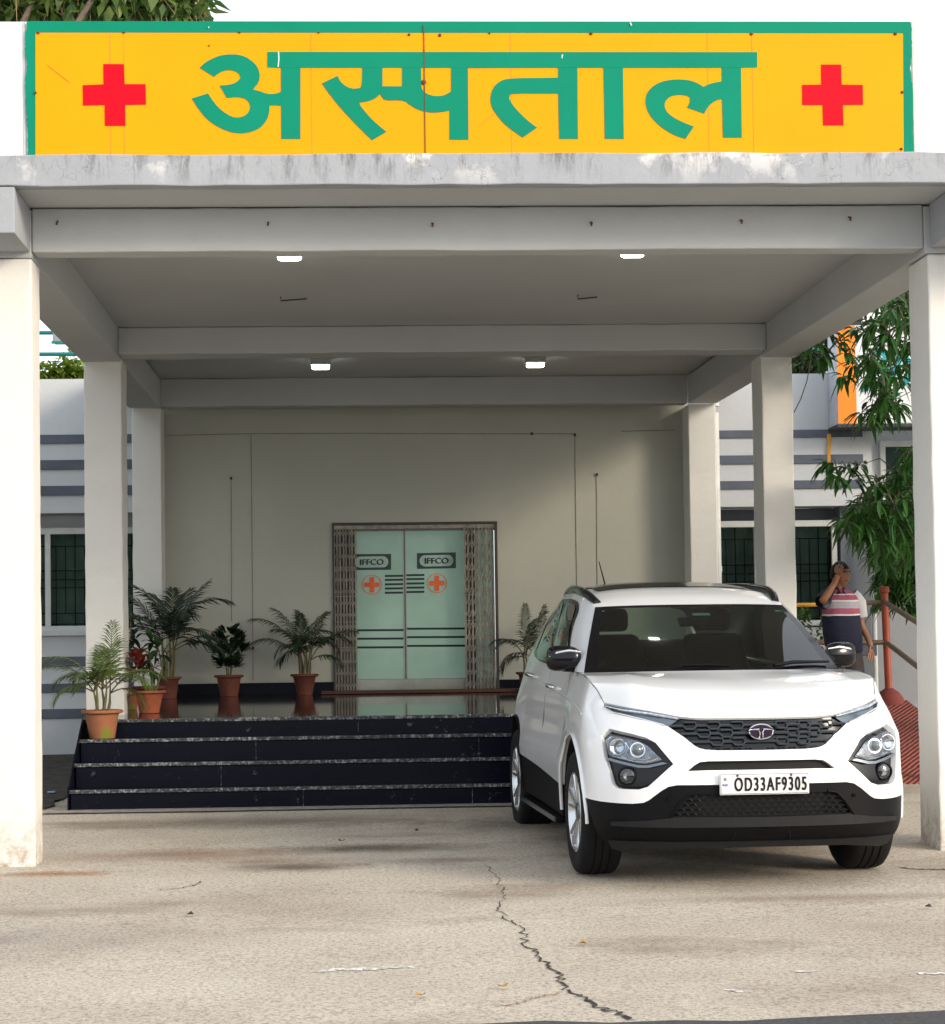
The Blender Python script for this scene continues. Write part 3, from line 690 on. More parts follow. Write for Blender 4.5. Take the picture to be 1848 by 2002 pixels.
# ---- wings either side
Yw = 20.92
def wing(x0, x1, nm, px):
    f = lambda y: zat(px, y, Yw)
    return f
fL = lambda y: zat(120, y, Yw); fR = lambda y: zat(1500, y, Yw)
ztL, zlL, zsL = fL(741), fL(1003), fL(1240); ztR, zlR, zsR = fR(731), fR(990), fR(1224)
xrc = at(1704, 880, Yw).x
MB().box(-9, -2.022, Yw, Yw+.42, zlL, ztL).box(-9, -2.022, Yw, Yw+.42, 0, zsL-.02).box(-9, -2.022, Yw+.40, Yw+.6, zsL-.02, zlL).build('wing_wall', M['wing'], hosp)
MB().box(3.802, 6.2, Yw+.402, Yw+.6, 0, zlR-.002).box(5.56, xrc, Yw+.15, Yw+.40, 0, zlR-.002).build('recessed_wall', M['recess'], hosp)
MB().box(3.802, xrc, Yw, Yw+.42, zlR, ztR).build('wing_wall', M['wing'], hosp)
MB().box(3.802, 5.55, Yw, Yw+.398, 0, zsR-.02).build('lower_wall', M['wing'], hosp)
MB().box(-9, -2.03, Yw-.05, Yw+.40, zsL-.018, zsL+.03).build('window_sill', M['winframe'], hosp, bevel=.005)
MB().box(xrc+.002, 12, Yw+.30, Yw+.6, zlR, ztR).build('wing_wall', M['wing'], hosp)
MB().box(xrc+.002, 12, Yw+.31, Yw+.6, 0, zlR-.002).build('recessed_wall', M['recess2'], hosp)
for f, x0, x1, ys in ((fL, -9, -2.024, ((850,867),(899.5,918),(950,968.5),(1284,1303.5),(1336.5,1354),(1386,1405))), (fR, 3.804, xrc-.10, ((841,856),(890,907),(940,956)))):
    for a, b_ in ys: MB().box(x0, x1, Yw-.022, Yw-.002, f(b_), f(a)).build('grey_band', M['band'], hosp, bevel=.003)
# rust run on the right wing
MB().prism_xz([(at(1616,850,Yw).x, fR(850)), (at(1624,850,Yw).x, fR(850)), (at(1623,900,Yw).x, fR(900)), (at(1625,950,Yw).x, fR(946)), (at(1620,950,Yw).x, fR(952)), (at(1617,900,Yw).x, fR(900))], Yw-.027, Yw-.024).build('rust_stain', plain('rust_run', (.62, .30, .04), .8, var=.3, scale=20), hosp)
def window(x0, x1, z0, z1, Y, mull, seed):
    w_ = MB().box(x0, x1, Y, Y+.05, z1-.07, z1).box(x0, x1, Y, Y+.05, z0, z0+.06).box(x0, x0+.06, Y, Y+.05, z0+.06, z1-.07).box(x1-.06, x1, Y, Y+.05, z0+.06, z1-.07)
    for m_ in mull: w_.box(m_-.03, m_+.03, Y-.008, Y+.05, z0+.06, z1-.07)
    o = w_.build('window', M['winframe'], hosp, bevel=.004)
    sub(MB().box(x0+.06, x1-.06, Y+.03, Y+.036, z0+.06, z1-.07), 'pane', glassmat('window_glass', (.62, .68, .66), -.04), o)
    c = MB(); n = 60
    for i in range(n+1):
        x = x0+.06+(x1-x0-.12)*i/n; y = Y+.17+.02*math.sin(i*1.1+seed); c.v += [(x, y, z0), (x, y, z1)]
    c.f = [(2*i, 2*i+2, 2*i+3, 2*i+1) for i in range(n)]
    sub(c, 'curtain', M['curtain'], o, smooth=80)
    gbar = MB(); xs = [x0+.06+k*.105 for k in range(int((x1-x0-.1)/.105)+1)]; zm = z0+(z1-z0)*.5
    for k, x in enumerate(xs):
        if k % 3 == 2: gbar.bar((x, Y+.10, z0+.06), (x, Y+.10, z1-.07), .011)
        else: gbar.bar((x, Y+.10, z0+.20 if k % 3 else z0+.06), (x, Y+.10, z1-.2), .009)
    for zz in (zm+.10, zm, zm-.09, z1-.2, z0+.2, z0+.08): gbar.bar((x0+.06, Y+.102, zz), (x1-.06, Y+.102, zz), .010)
    sub(gbar, 'window_grille', M['grillebar'], o)
    return o
MB().box(-9, -2.022, Yw+.59, Yw+.62, .3, zlL).build('window_reveal', M['wing'], hosp)
xm = at(94, 1130, Yw+.2).x
window(-4.2, -2.03, zsL+.032, fL(1030), Yw+.18, [xm], 1)
window(3.81, at(1637, 1100, Yw+.2).x, zsR, fR(1016), Yw+.18, [at(1480, 1100, Yw+.2).x], 2)
p0 = at(1722, 1000, Yw+.28); window(p0.x, p0.x+.9, zat(1740, 1000, Yw+.28), zat(1740, 862, Yw+.28), Yw+.24, [p0.x+.45], 3)
# far right upper storey behind the sign
far = empty('rear_block', (8.5, 30, 0), 'bare white taller block rising behind the right wing roof', 'building')
a = at(1560, 300, 30); b_ = at(1712, 300, 30)
MB().box(4.5, b_.x, 30, 33, 0, zat(1650, 250, 30)).build('wall', M['parapet'], far)
MB().box(b_.x+.002, 16, 30.3, 33, 0, zat(1740, 604, 30)).build('wall', M['parapet'], far)
MB().box(b_.x-.35, b_.x-.0, 29.85, 29.998, 0, zat(1650, 250, 30)).build('pilaster', M['parapet'], far)

# ================================================================ side sign board on the right wing
YS2 = 20.5
sg2 = empty('notice_board', at(1750, 829, YS2), 'white hoarding with orange end stripe and teal lettering behind the mango leaves', 'sign board')
bx0, bx1 = at(1637, 700, YS2).x, at(1637, 700, YS2).x+2.6
z0, z1 = zat(1660, 829, YS2), zat(1660, 634, YS2)
MB().box(bx0, bx1, YS2+.004, Yw-.03, z0, z1).build('box_frame', plain('hoarding_side', (.42, .45, .52), .5), sg2)
ox = at(1673, 700, YS2).x
MB().box(bx0, ox, YS2-.002, YS2+.003, z0+.01, z1-.01).build('orange_stripe', M['orange'], sg2)
MB().box(ox, bx1, YS2-.001, YS2+.003, z0+.01, z1-.01).build('panel', M['boardwhite'], sg2)
MB().box(bx0-.01, bx1, YS2-.02, Yw-.03, z0-.035, z0-.001).box(bx0-.01, bx1, YS2-.02, YS2+.02, z1, z1+.02).build('edge_trim', plain('dark_trim', (.03,.03,.035), .6), sg2)
tl = MB()
def q6(x, y): return at((2300+x/4.005)*.67176, (850+y/4.005)*.67176, YS2)
for path in ([(950,720),(1090,700),(1130,760),(1000,900),(960,960)], [(890,1000),(960,1010),(900,1110),(840,1130)], [(1160,770),(1260,790),(1240,900),(1110,970)], [(1010,900),(1100,900),(1180,870)], [(1040,1110),(1100,1020),(1170,960),(1260,930)], [(1300,720),(1390,830),(1400,980),(1330,1060)], [(1060,1210),(1150,1220),(1250,1180)]):
    P = [q6(*p) for p in path]; tl_w = .035
    for i in range(len(P)-1):
        d = (P[i+1]-P[i]).normalized(); nrm = Vector((-d.z, 0, d.x))*tl_w/1.0; e = d*.012
        tl.prism_xz([((P[i]-e+nrm).x, (P[i]-e+nrm).z), ((P[i+1]+e+nrm).x, (P[i+1]+e+nrm).z), ((P[i+1]+e-nrm).x, (P[i+1]+e-nrm).z), ((P[i]-e-nrm).x, (P[i]-e-nrm).z)], YS2-.006-.0007*len(tl.f)/8, YS2-.002)
tl.build('lettering', M['boardteal'], sg2)

# ================================================================ roof railings, pipe, cable, floodlight
for x0, x1, pys, px, lab in ((-7, -2.1, (651, 693), 110, 'teal pipe railing on the left wing roof in front of pale sky'), (3.9, 6.6, (683,), 1580, 'teal pipe railing on the right wing roof in front of dark trees')):
    r_ = empty('roof_railing', ((x0+x1)/2, 23, 2.6), lab, 'railing', 'teal roof railings')
    for py in pys:
        z = zat(px, py, 23); MB().tube([(x0, 23, z+.01*(x1-x0)*.3), (x1, 23, z)], .024, 10).build('rail', M['teal'], r_, smooth=60)
    zt = zat(px, min(pys), 23)
    for x in (x0+.3, x1-.1 if x0 > 0 else -5.2): MB().tube([(x, 23, 2.4), (x, 23, zt+.04)], .024, 10).build('post', M['teal'], r_, smooth=60)
fl = empty('floodlight', at(122, 660, 21.5), 'small grey box floodlight under the left porch beam beside the teal rails', 'floodlight')
p = at(122, 653, 22.2)
MB().box(p.x-.10, p.x+.09, 22.1, 22.3, p.z-.11, p.z+.10).build('housing', plain('flood_grey', (.22,.25,.28), .5), fl, bevel=.01)
MB().box(p.x-.11, p.x+.10, 22.08, 22.098, p.z-.13, p.z-.10).build('lens_rim', M['teal'], fl)
MB().bar((p.x-.02, 22.2, p.z+.10), (p.x+.06, 22.2, p.z+.42), .03).build('bracket', M['gatedark'], fl)
dp_ = empty('drain_pipe', (4.15, 20.75, .1), 'white plastic drain pipe running down beside the back right porch column', 'pipe')
xp = at(1401, 960, 20.72).x
MB().tube([(xp, 20.75, .1), (xp, 20.75, 3.86)], .047, 18).build('pipe', M['pvc'], dp_, smooth=60)
for py in (788, 1112):
    z = zat(1401, py, 20.7); MB().lathe([(.047,-.03),(.054,-.03),(.054,.03),(.047,.03)], 18, (xp, 20.75, z)).build('pipe_collar', M['pvc'], dp_, smooth=40)
cb = MB(); cb.tube([at(1590,668,17.5), at(1586,700,17.5), at(1578,745,17.5), at(1566,780,17.5), at(1553,806,17.4)], .005, 6)
tag(cb.build('hanging_cable', M['gatedark']), 'thin dark cable hanging in a curve to the right of the middle right column', 'cable')
# lamps under the porch
lg = 'lit bulkhead lamps under the porch ceiling'
for px, py, Y, zc, lab, wd in ((566, 505, 13.35, 4.168, 'lit ceiling lamp at front left of the porch', .17), (1237, 499, 13.35, 4.168, 'lit ceiling lamp at front right of the porch', .165), (627, 721, 19.1, 4.252, 'lit ceiling lamp at rear left, left of the door below', .18), (1047, 717, 19.1, 4.252, 'lit ceiling lamp at rear right, above the car antenna', .18)):
    p = at(px, py, Y); L = empty('ceiling_lamp', (p.x, Y, zc), lab, 'lamp', lg)
    zb = p.z-(.012 if Y < 15 else .004); zc = max(p.z+.058, zb+.06) if Y > 15 else zc
    MB().box(p.x-wd*.55, p.x+wd*.55, Y-.06, Y+.06, zc-.022, 4.251 if Y > 15 else zc-.001).build('base_plate', M['lampbox'], L, bevel=.004)
    d = MB().box(p.x-wd/2, p.x+wd/2, Y-.05, Y+.05, zb, zc-.023); o = d.build('diffuser', M['lamp_on'], L, bevel=.022)
# door mat
mt = MB(); m0 = at(628, 1356, 20.4); mt.box(m0.x, 2.02, 20.42, 20.86, plat_z(20.5)+.002, plat_z(20.5)+.03)
tag(mt.build('door_mat', M['mat'], bevel=.006), 'long dark brown mat lying in front of the entrance doors', 'mat')
# ================================================================ the car
M['paint'] = plain('white_car_paint', (.80, .81, .82), .32, var=.01, coat=1.0)
M['gloss'] = plain('gloss_black', (.004, .004, .006), .10, var=.05, coat=0, spec=.35)
M['satin'] = plain('satin_black_plastic', (.004, .004, .005), .5, var=.15, scale=20, spec=.12)
M['satin2'] = plain('grey_black_plastic', (.012, .012, .013), .5, var=.15, scale=20)
M['chrome'] = plain('chrome', (.80, .80, .82), .08, 1.0, var=.03)
M['dchrome'] = plain('dark_chrome', (.16, .19, .21), .22, .8, var=.1)
M['rubber'] = plain('tyre_rubber', (.009, .009, .010), .8, var=.25, scale=30, bmp=.2)
M['alloy'] = plain('alloy_silver', (.58, .60, .62), .22, .9, var=.05)
M['cabin'] = plain('cabin_trim', (.010, .010, .012), .7)
M['cabin2'] = plain('cabin_light_trim', (.20, .22, .19), .7)
M['seat'] = plain('seat_leather', (.022, .020, .019), .55)
M['wshield'] = glassmat('windscreen_glass', (.62, .72, .66), .05, .01)
M['tint'] = plain('tinted_side_glass', (.012, .016, .016), .03, var=.05, coat=1.0)
M['lens'] = glassmat('lamp_lens', (.9, .93, .95), .06, .01)
M['reflector'] = plain('lamp_reflector', (.55, .60, .66), .15, .95, var=.35, scale=45)
M['bowl'] = plain('lamp_bowl', (.16, .19, .23), .25, .85, var=.7, scale=30)
M['plate'] = plain('plate_white', (.72, .72, .72), .35, var=.04, scale=9)
M['platetxt'] = plain('plate_black', (.01, .01, .01), .4)
M['blue'] = plain('plate_blue', (.03, .05, .35), .5)
M['emblemdark'] = plain('emblem_dark', (.05, .03, .06), .15, .6)
M['seamc'] = plain('panel_gap', (.16, .17, .18), .5)
CARZ = 0.0
car = empty('parked_car', (2.262, 11.32, 0), 'white SUV parked facing out beside the steps with a black grille and white number plate', 'car', rz=.036)
PC = [Vector(p) for p in [(0,-.90),(.30,-.888),(.55,-.845),(.74,-.755),(.86,-.62),(.925,-.44),(.938,-.2),(.932,.2),(.922,.8),(.922,1.4),(.93,2.1),(.927,2.74),(.885,3.06),(.82,3.36),(.56,3.54),(.28,3.62),(0,3.64)]]
FV = ([.15,.25,.335,.350,.45,.6,.8,.95,1.05,1.2], [.16,.09,.035,.0,.0,.0,.03,.07,.11,.2])
SU = ([.15,.3,.5,.8,.95,1.1,1.25], [-.06,-.01,0,-.005,-.028,-.078,-.125])
def ring(s, w_):
    n = len(PC)-1; i = int(min(max(math.floor(s), 0), n-1)); t = s-i
    p1, p2 = PC[i], PC[i+1]
    p0 = PC[i-1] if i > 0 else Vector((-PC[1].x, PC[1].y)); p3 = PC[i+2] if i+2 <= n else Vector((-PC[n-1].x, PC[n-1].y))
    p = .5*((2*p1)+(p2-p0)*t+(2*p0-5*p1+4*p2-p3)*t*t+(3*p1-p0-3*p2+p3)*t**3)
    u, v = p.x, p.y
    fr = min(max((5.5-s)/2.5, 0), 1); fr = fr*fr*(3-2*fr); v += np.interp(w_, *FV)*fr
    sm = lambda a, b: (lambda t: t*t*(3-2*t))(min(max((s-a)/(b-a), 0), 1))
    v += np.interp(w_, [.84,.89,1.0,1.05,1.2], [0,.05,.14,.18,.2])*sm(1.2, 3.8)*(1-sm(4.6, 6.6))    # swept-back upper corners
    u += np.interp(w_, *SU)*(u/.945)
    # door creases and waist tuck along the side
    sd_ = min(max((s-7.0)/.6, 0), 1)*min(max((11.2-s)/.8, 0), 1)
    u -= sd_*.030*math.exp(-((w_-.86)/.13)**2)
    u += sd_*.012*math.exp(-((w_-.62)/.07)**2)
    return Vector((u, v, w_))
# arc length table
SS = [i*.1 for i in range(161)]; AL = [0.0]
for a, b in zip(SS, SS[1:]): AL.append(AL[-1]+(ring(b, .6)-ring(a, .6)).length)
def s2a(s): return float(np.interp(s, SS, AL))
def a2s(a): return float(np.interp(a, AL, SS))
def v2s(v):
    lo, hi = 4.5, 13.0
    for _ in range(40):
        m_ = (lo+hi)/2
        if ring(m_, .6).y < v: lo = m_
        else: hi = m_
    return lo
def nrm(s, w_):
    a = ring(max(s-.02, -.5) if s > .02 else -.02, w_) if s > .02 else Vector((-ring(.02, w_).x, ring(.02, w_).y, w_)); b = ring(s+.02, w_); c = ring(s, w_-.01); d = ring(s, w_+.01)
    n_ = (b-a).cross(d-c); n_.normalize(); return n_
def onring(s, w_, off=0):
    p = ring(s, w_)
    return p + nrm(s, w_)*off if off else p
def dens(poly, step=.03, closed=True):
    """polygon given in (s, w) -> dense (a, w)"""
    q = [(s2a(s), w_) for s, w_ in poly]; out = []
    for i in range(len(q) if closed else len(q)-1):
        a, b = q[i], q[(i+1) % len(q)]; L = math.dist(a, b); k = max(1, int(L/step))
        out += [(a[0]+(b[0]-a[0])*j/k, a[1]+(b[1]-a[1])*j/k) for j in range(k)]
    if not closed: out.append(q[-1])
    return out
def rnd(poly, it=2, keep=()):
    """corner cutting"""
    for _ in range(it):
        out = []
        for i in range(len(poly)):
            a, b = poly[i], poly[(i+1) % len(poly)]
            out += [(a[0]*.8+b[0]*.2, a[1]*.8+b[1]*.2), (a[0]*.2+b[0]*.8, a[1]*.2+b[1]*.8)]
        poly = out
    return poly
def skin(name, mat, poly, holes=(), off=0.0, rim=0.0, parent=None, step=.05, sides=(1, -1), smooth=40, thick=0):
    """panel lying on the body surface; poly and holes in (s, w)"""
    o_ = dens(poly); hs = [dens(h) for h in holes]
    vs, fs = tri_fill(o_, hs, step)
    P = [onring(a2s(a), w_, off) for a, w_ in vs]
    made = []
    if isinstance(sides, str):
        b = MB(); n = len(P)
        # both halves in one panel, joined on the centre line
        b.add([tuple(p) for p in P], fs); b.add([(-p.x, p.y, p.z) for p in P], [tuple(reversed(f)) for f in fs])
        rims(b, [o_]+hs, off, rim)
        made.append(b)
    else:
        for sg in sides:
            b = MB(); b.add([(sg*p.x, p.y, p.z) for p in P], fs)
            rims(b, [o_]+hs, off, rim, (sg,))
            made.append(b)
    out = []
    for b in made:
        me = weld(b); out.append(me.build(name, mat, parent or car, smooth=smooth, local=True))
    return out
def rims(b, loops, off, rim, sides=(1, -1)):
    if not rim: return
    for L in loops:
        for sg in sides:
            n = len(L); base = len(b.v)
            for a, w_ in L:
                p = onring(a2s(a), w_, off); b.v.append((sg*p.x, p.y, p.z))
            for a, w_ in L:
                p = onring(a2s(a), w_, off-rim); b.v.append((sg*p.x, p.y, p.z))
            for i in range(n):
                j = (i+1) % n
                if abs(L[i][0]) < 1e-4 and abs(L[j][0]) < 1e-4: continue
                b.f.append((base+i, base+j, base+n+j, base+n+i))
def weld(b, d=.0004):
    bm = bmesh.new(); vs = [bm.verts.new(v) for v in b.v]
    for f in b.f:
        try: bm.faces.new([vs[i] for i in f])
        except ValueError: pass
    bmesh.ops.remove_doubles(bm, verts=bm.verts, dist=d)
    bm.verts.ensure_lookup_table(); bm.verts.index_update()
    o = MB(); o.v = [tuple(v.co) for v in bm.verts]; o.f = [tuple(v.index for v in f.verts) for f in bm.faces]; bm.free(); return o
POD = [(3.57,.887),(3.98,.848),(3.80,.718),(3.72,.69),(3.5,.58),(3.38,.563),(3.2,.556),(2.63,.556),(2.38,.572),(1.745,.697),(2.15,.813),(2.4,.842),(2.8,.862)]
TOPL = [(0,.945),(.5,.945),(1.14,.946),(1.54,.954),(2.17,.981),(2.85,1.002),(3.4,1.017),(3.82,1.027)]
FEN = [(4.12,1.068),(4.41,1.100),(5.2,1.138),(6.6,1.175),(7.3,1.186),(9,1.20),(10.3,1.225),(11.2,1.25),(12,1.27),(12.8,1.27),(13.4,1.26),(14,1.23),(16,1.2)]
WB = [(0,.582),(.85,.582),(1.68,.582),(1.88,.573),(2.06,.548),(2.36,.498),(2.5,.484),(2.8,.477),(3.2,.477),(4.0,.48),(4.5,.489)]
GRI = [(0,.9445),(1.14,.9455),(1.52,.952),(1.66,.935),(1.86,.904),(1.49,.842),(1.26,.794),(1.17,.782),(1.07,.775),(.82,.769),(0,.767)]
DRL = [(1.55,.9535),(2.17,.9805),(2.85,1.0015),(3.4,1.0165),(3.81,1.0265),(3.82,1.0),(3.64,.986),(3.4,.971),(2.56,.941),(1.88,.904),(1.67,.934)]
SLOT = [(0,.711),(1.0,.711),(1.18,.706),(1.3,.688),(1.44,.658),(1.05,.661),(0,.661)]
def arch(cv, r_, n=26, w0=.37, a0=None):
    out = []
    zlow = a0
    for i in range(n+1):
        a = math.pi*i/n
        out.append((cv-r_*math.cos(a), w0+r_*math.sin(a)))
    return out
AF = [(v2s(v), z) for v, z in arch(0.0, .468) if z > .489]
AR = [(v2s(v), z) for v, z in arch(2.745, .468) if z > .50]
# side bottom of the white body: arch rear edge -> sill -> rear arch -> rear bumper
body = [(0,.582)] + WB[1:-1] + [(v2s(-.452),.489)] + AF + [(v2s(.455),.495)] + [(v2s(.7),.505),(v2s(1.2),.53),(v2s(1.8),.56),(v2s(2.25),.575)] + [p for p in AR if p[1] > .58] + [(v2s(3.17),.58),(13.2,.56),(16,.56)] + list(reversed(FEN)) + list(reversed(TOPL))
# grille, running light and air slot reach the top or centre line, so the top edge dips round them
def cutout(body): return body
ti = [(0,.767)] + list(reversed(GRI[5:-1]))  # from centre bottom of grille out to its corner
lower = [(0,.582)]
white = [(0,.711)] + [(s,w_) for s, w_ in SLOT[1:-1]] + [(0,.661)]
bodyp = [(0,.582)] + body[1:-len(TOPL)]            # stops at the last fender point
bodyp = bodyp[:]                                   # ... fender down to the lamp corner, then round DRL and grille
bodyp += [(3.84,1.024),(3.83,1.0),(3.64,.985),(3.4,.970),(2.56,.940),(1.86,.903)] + GRI[5:]
bodyp += list(SLOT[:-1]) + [(0,.661)]
skin('body', M['paint'], bodyp, [POD], rim=.035, parent=car, sides='both', step=.045)
# bonnet
def curve(pts, n):
    P = [Vector(p) for p in pts]; d = [0]
    for a, b in zip(P, P[1:]): d.append(d[-1]+(b-a).length)
    return [Vector(tuple(np.interp(t*d[-1]/n, d, [p[k] for p in P]) for k in range(3))) for t in range(n+1)]
NQ, NT = 22, 20
front = curve([ring(s, w_) for s, w_ in TOPL], NT)
side = curve([ring(s, w_) for s, w_ in [(3.82,1.027)]+FEN[:4]+[(6.6,1.175),(7.25,1.185)]], NQ)
cowl = [Vector((side[-1].x*t/NT, .0+(side[-1].y-.0)*(t/NT)**2.2, 1.195+(side[-1].z-1.195)*(t/NT)**2)) for t in range(NT+1)]
def centre(q): return Vector((0, front[0].y*(1-q)+cowl[0].y*q, front[0].z*(1-q)+cowl[0].z*q+.075*math.sin(math.pi*q**.62)*(1-q*.3)))
bm_ = MB()
for q_ in range(NQ+1):
    q = q_/NQ; c0 = centre(q)
    for t_ in range(-NT, NT+1):
        t = abs(t_)/NT; F0 = front[abs(t_)]; C1 = cowl[abs(t_)]
        S0 = side[q_]
        L1 = F0*(1-q)+C1*q; L2 = c0*(1-t)+S0*t; B0 = (front[0]*(1-q)+cowl[0]*q)*(1-t)+(front[NT]*(1-q)+cowl[NT]*q)*t
        p = L1+L2-B0
        rid = .010*math.exp(-((t-.70)/.07)**2)*min(1, (1-q)*3)*min(1, q*5)
        bulge = .02*math.sin(math.pi*t)*math.sin(math.pi*min(1, q*1.1)) if q < .9 else 0
        bm_.v.append(((p.x if t_ >= 0 else -p.x), p.y, p.z+rid+bulge*.6))
W_ = 2*NT+1
bm_.f = [(i*W_+j, i*W_+j+1, (i+1)*W_+j+1, (i+1)*W_+j) for i in range(NQ) for j in range(2*NT)]
# turned-down lip at the leading edge
base = len(bm_.v)
for j in range(W_): x, y, z = bm_.v[j]; bm_.v.append((x*.995, y+.012, z-.012))
bm_.f += [(j+1, j, base+j, base+j+1) for j in range(W_-1)]
bm_.build('bonnet', M['paint'], car, smooth=30, local=True)
bl_ = MB(); bl_.tube([(p.x+.001, p.y, p.z+.002) for p in side[1:-1]], .0035, 6); bl_.tube([(-p.x-.001, p.y, p.z+.002) for p in side[1:-1]], .0035, 6)
for sg in (1, -1): MB().tube([(sg*(p.x+.001), p.y, p.z+.002) for p in side[1:-1]], .0032, 6).build('bonnet_gap', M['seamc'], car, local=True)
# grille
gr = skin('grille', M['gloss'], GRI, off=-.028, sides='both', step=.05)[0]
M['grillebar2'] = plain('grille_chrome', (.035, .045, .055), .3, .3)
gb = MB()
def rpt(u, w_, off): 
    lo, hi = 0, 5.0
    for _ in range(30):
        m_ = (lo+hi)/2
        if ring(m_, w_).x < abs(u): lo = m_
        else: hi = m_
    p = onring(lo, w_, off); return Vector((math.copysign(p.x, u) if u else p.x, p.y, p.z))
rows = [(.906, [.126,.258,.389], .500), (.862, [.190,.315], .440), (.817, [.124,.246], .385)]
for w_, us, ue in rows:
    for sg in (1, -1):
        edges = [0.0]
        for u in us: edges += [u-.036, u+.036]
        edges.append(ue)
        for a, b in zip(edges[::2], edges[1::2]):
            n = max(2, int((b-a)/.03)+1)
            for r_ in (.0,):
                gb.tube([rpt(sg*max(.001, a+(b-a)*k/n), w_, -.008) for k in range(n+1)], .0075, 6)
        for u in us:
            tr = [(-.036,.0),(-.031,.018),(.031,.018),(.036,.0),(.021,-.019),(-.021,-.019),(-.036,.0)]
            gb.tube([rpt(sg*(u+dx), w_+dz, -.006) for dx, dz in tr], .0058, 6)
sub(gb, 'grille_mesh', M['grillebar2'], gr, smooth=50)
gl_ = MB()
for k in range(-5, 6):
    if k == 0: continue
    gl_.tube([rpt(k*.062-.02, .781, -.012), rpt(k*.062, .786, -.010), rpt(k*.062+.02, .781, -.012)], .004, 5)
sub(gl_, 'lower_bars', M['grillebar2'], gr)
gd = MB()
for u in (.126,.258,.389,): 
    for sg in (1, -1): pass
# emblem
E0 = rpt(.0001, .868, 0).y-.012
em = MB(); N = 48
def ell(rx, rz, y, n=N): return [(rx*math.cos(2*math.pi*k/n), y, .868+rz*math.sin(2*math.pi*k/n)) for k in range(n)]
em.add(ell(.068,.042,E0)+ell(.068,.042,E0+.02), [tuple(range(N))]+[(k, (k+1)%N, N+(k+1)%N, N+k) for k in range(N)])
sub(em, 'emblem_disc', M['emblemdark'], gr, smooth=40)
em = MB(); em.tube(ell(.0665,.0405,E0-.003)+[ell(.0665,.0405,E0-.003)[0]], .0042, 6, cap=False)
for sg in (1, -1):
    em.tube([(sg*.062, E0-.004, .879), (sg*.035, E0-.006, .8805), (sg*.012, E0-.006, .882)], [.002,.0035,.004], 6)
    em.tube([(sg*.030, E0-.006, .8805), (sg*.013, E0-.006, .877), (sg*.0075, E0-.006, .862), (sg*.010, E0-.006, .838), (sg*.016, E0-.005, .829)], [.003,.004,.0045,.004,.003], 6)
sub(em, 'emblem', M['chrome'], gr, smooth=50)
# running lights
for o_ in skin('running_light', M['dchrome'], DRL, off=-.016, sides=(1,-1), step=.05):
    sg = 1 if o_.data.vertices[0].co.x > 0 else -1
    t = MB(); low = [(1.93,.908),(2.56,.944),(3.4,.975),(3.62,.989),(3.79,1.002)]
    t.tube([(sg*p.x, p.y, p.z) for p in (onring(s, w_, .001) for s, w_ in low)], .006, 8)
    sub(t, 'chrome_strip', M['chrome'], o_, smooth=50)
    t = MB(); mid = [(1.62,.946),(2.1,.966),(2.3,.974),(3.0,.991),(3.75,1.012)]
    t.tube([(sg*p.x, p.y, p.z) for p in (onring(s, w_, -.008) for s, w_ in mid)], [.008,.010,.012,.013,.010], 8)
    sub(t, 'light_guide', M['reflector'], o_, smooth=50)
# air slot
skin('air_intake', M['black'], [(s*.999, w_) for s, w_ in SLOT], off=-.03, sides='both')
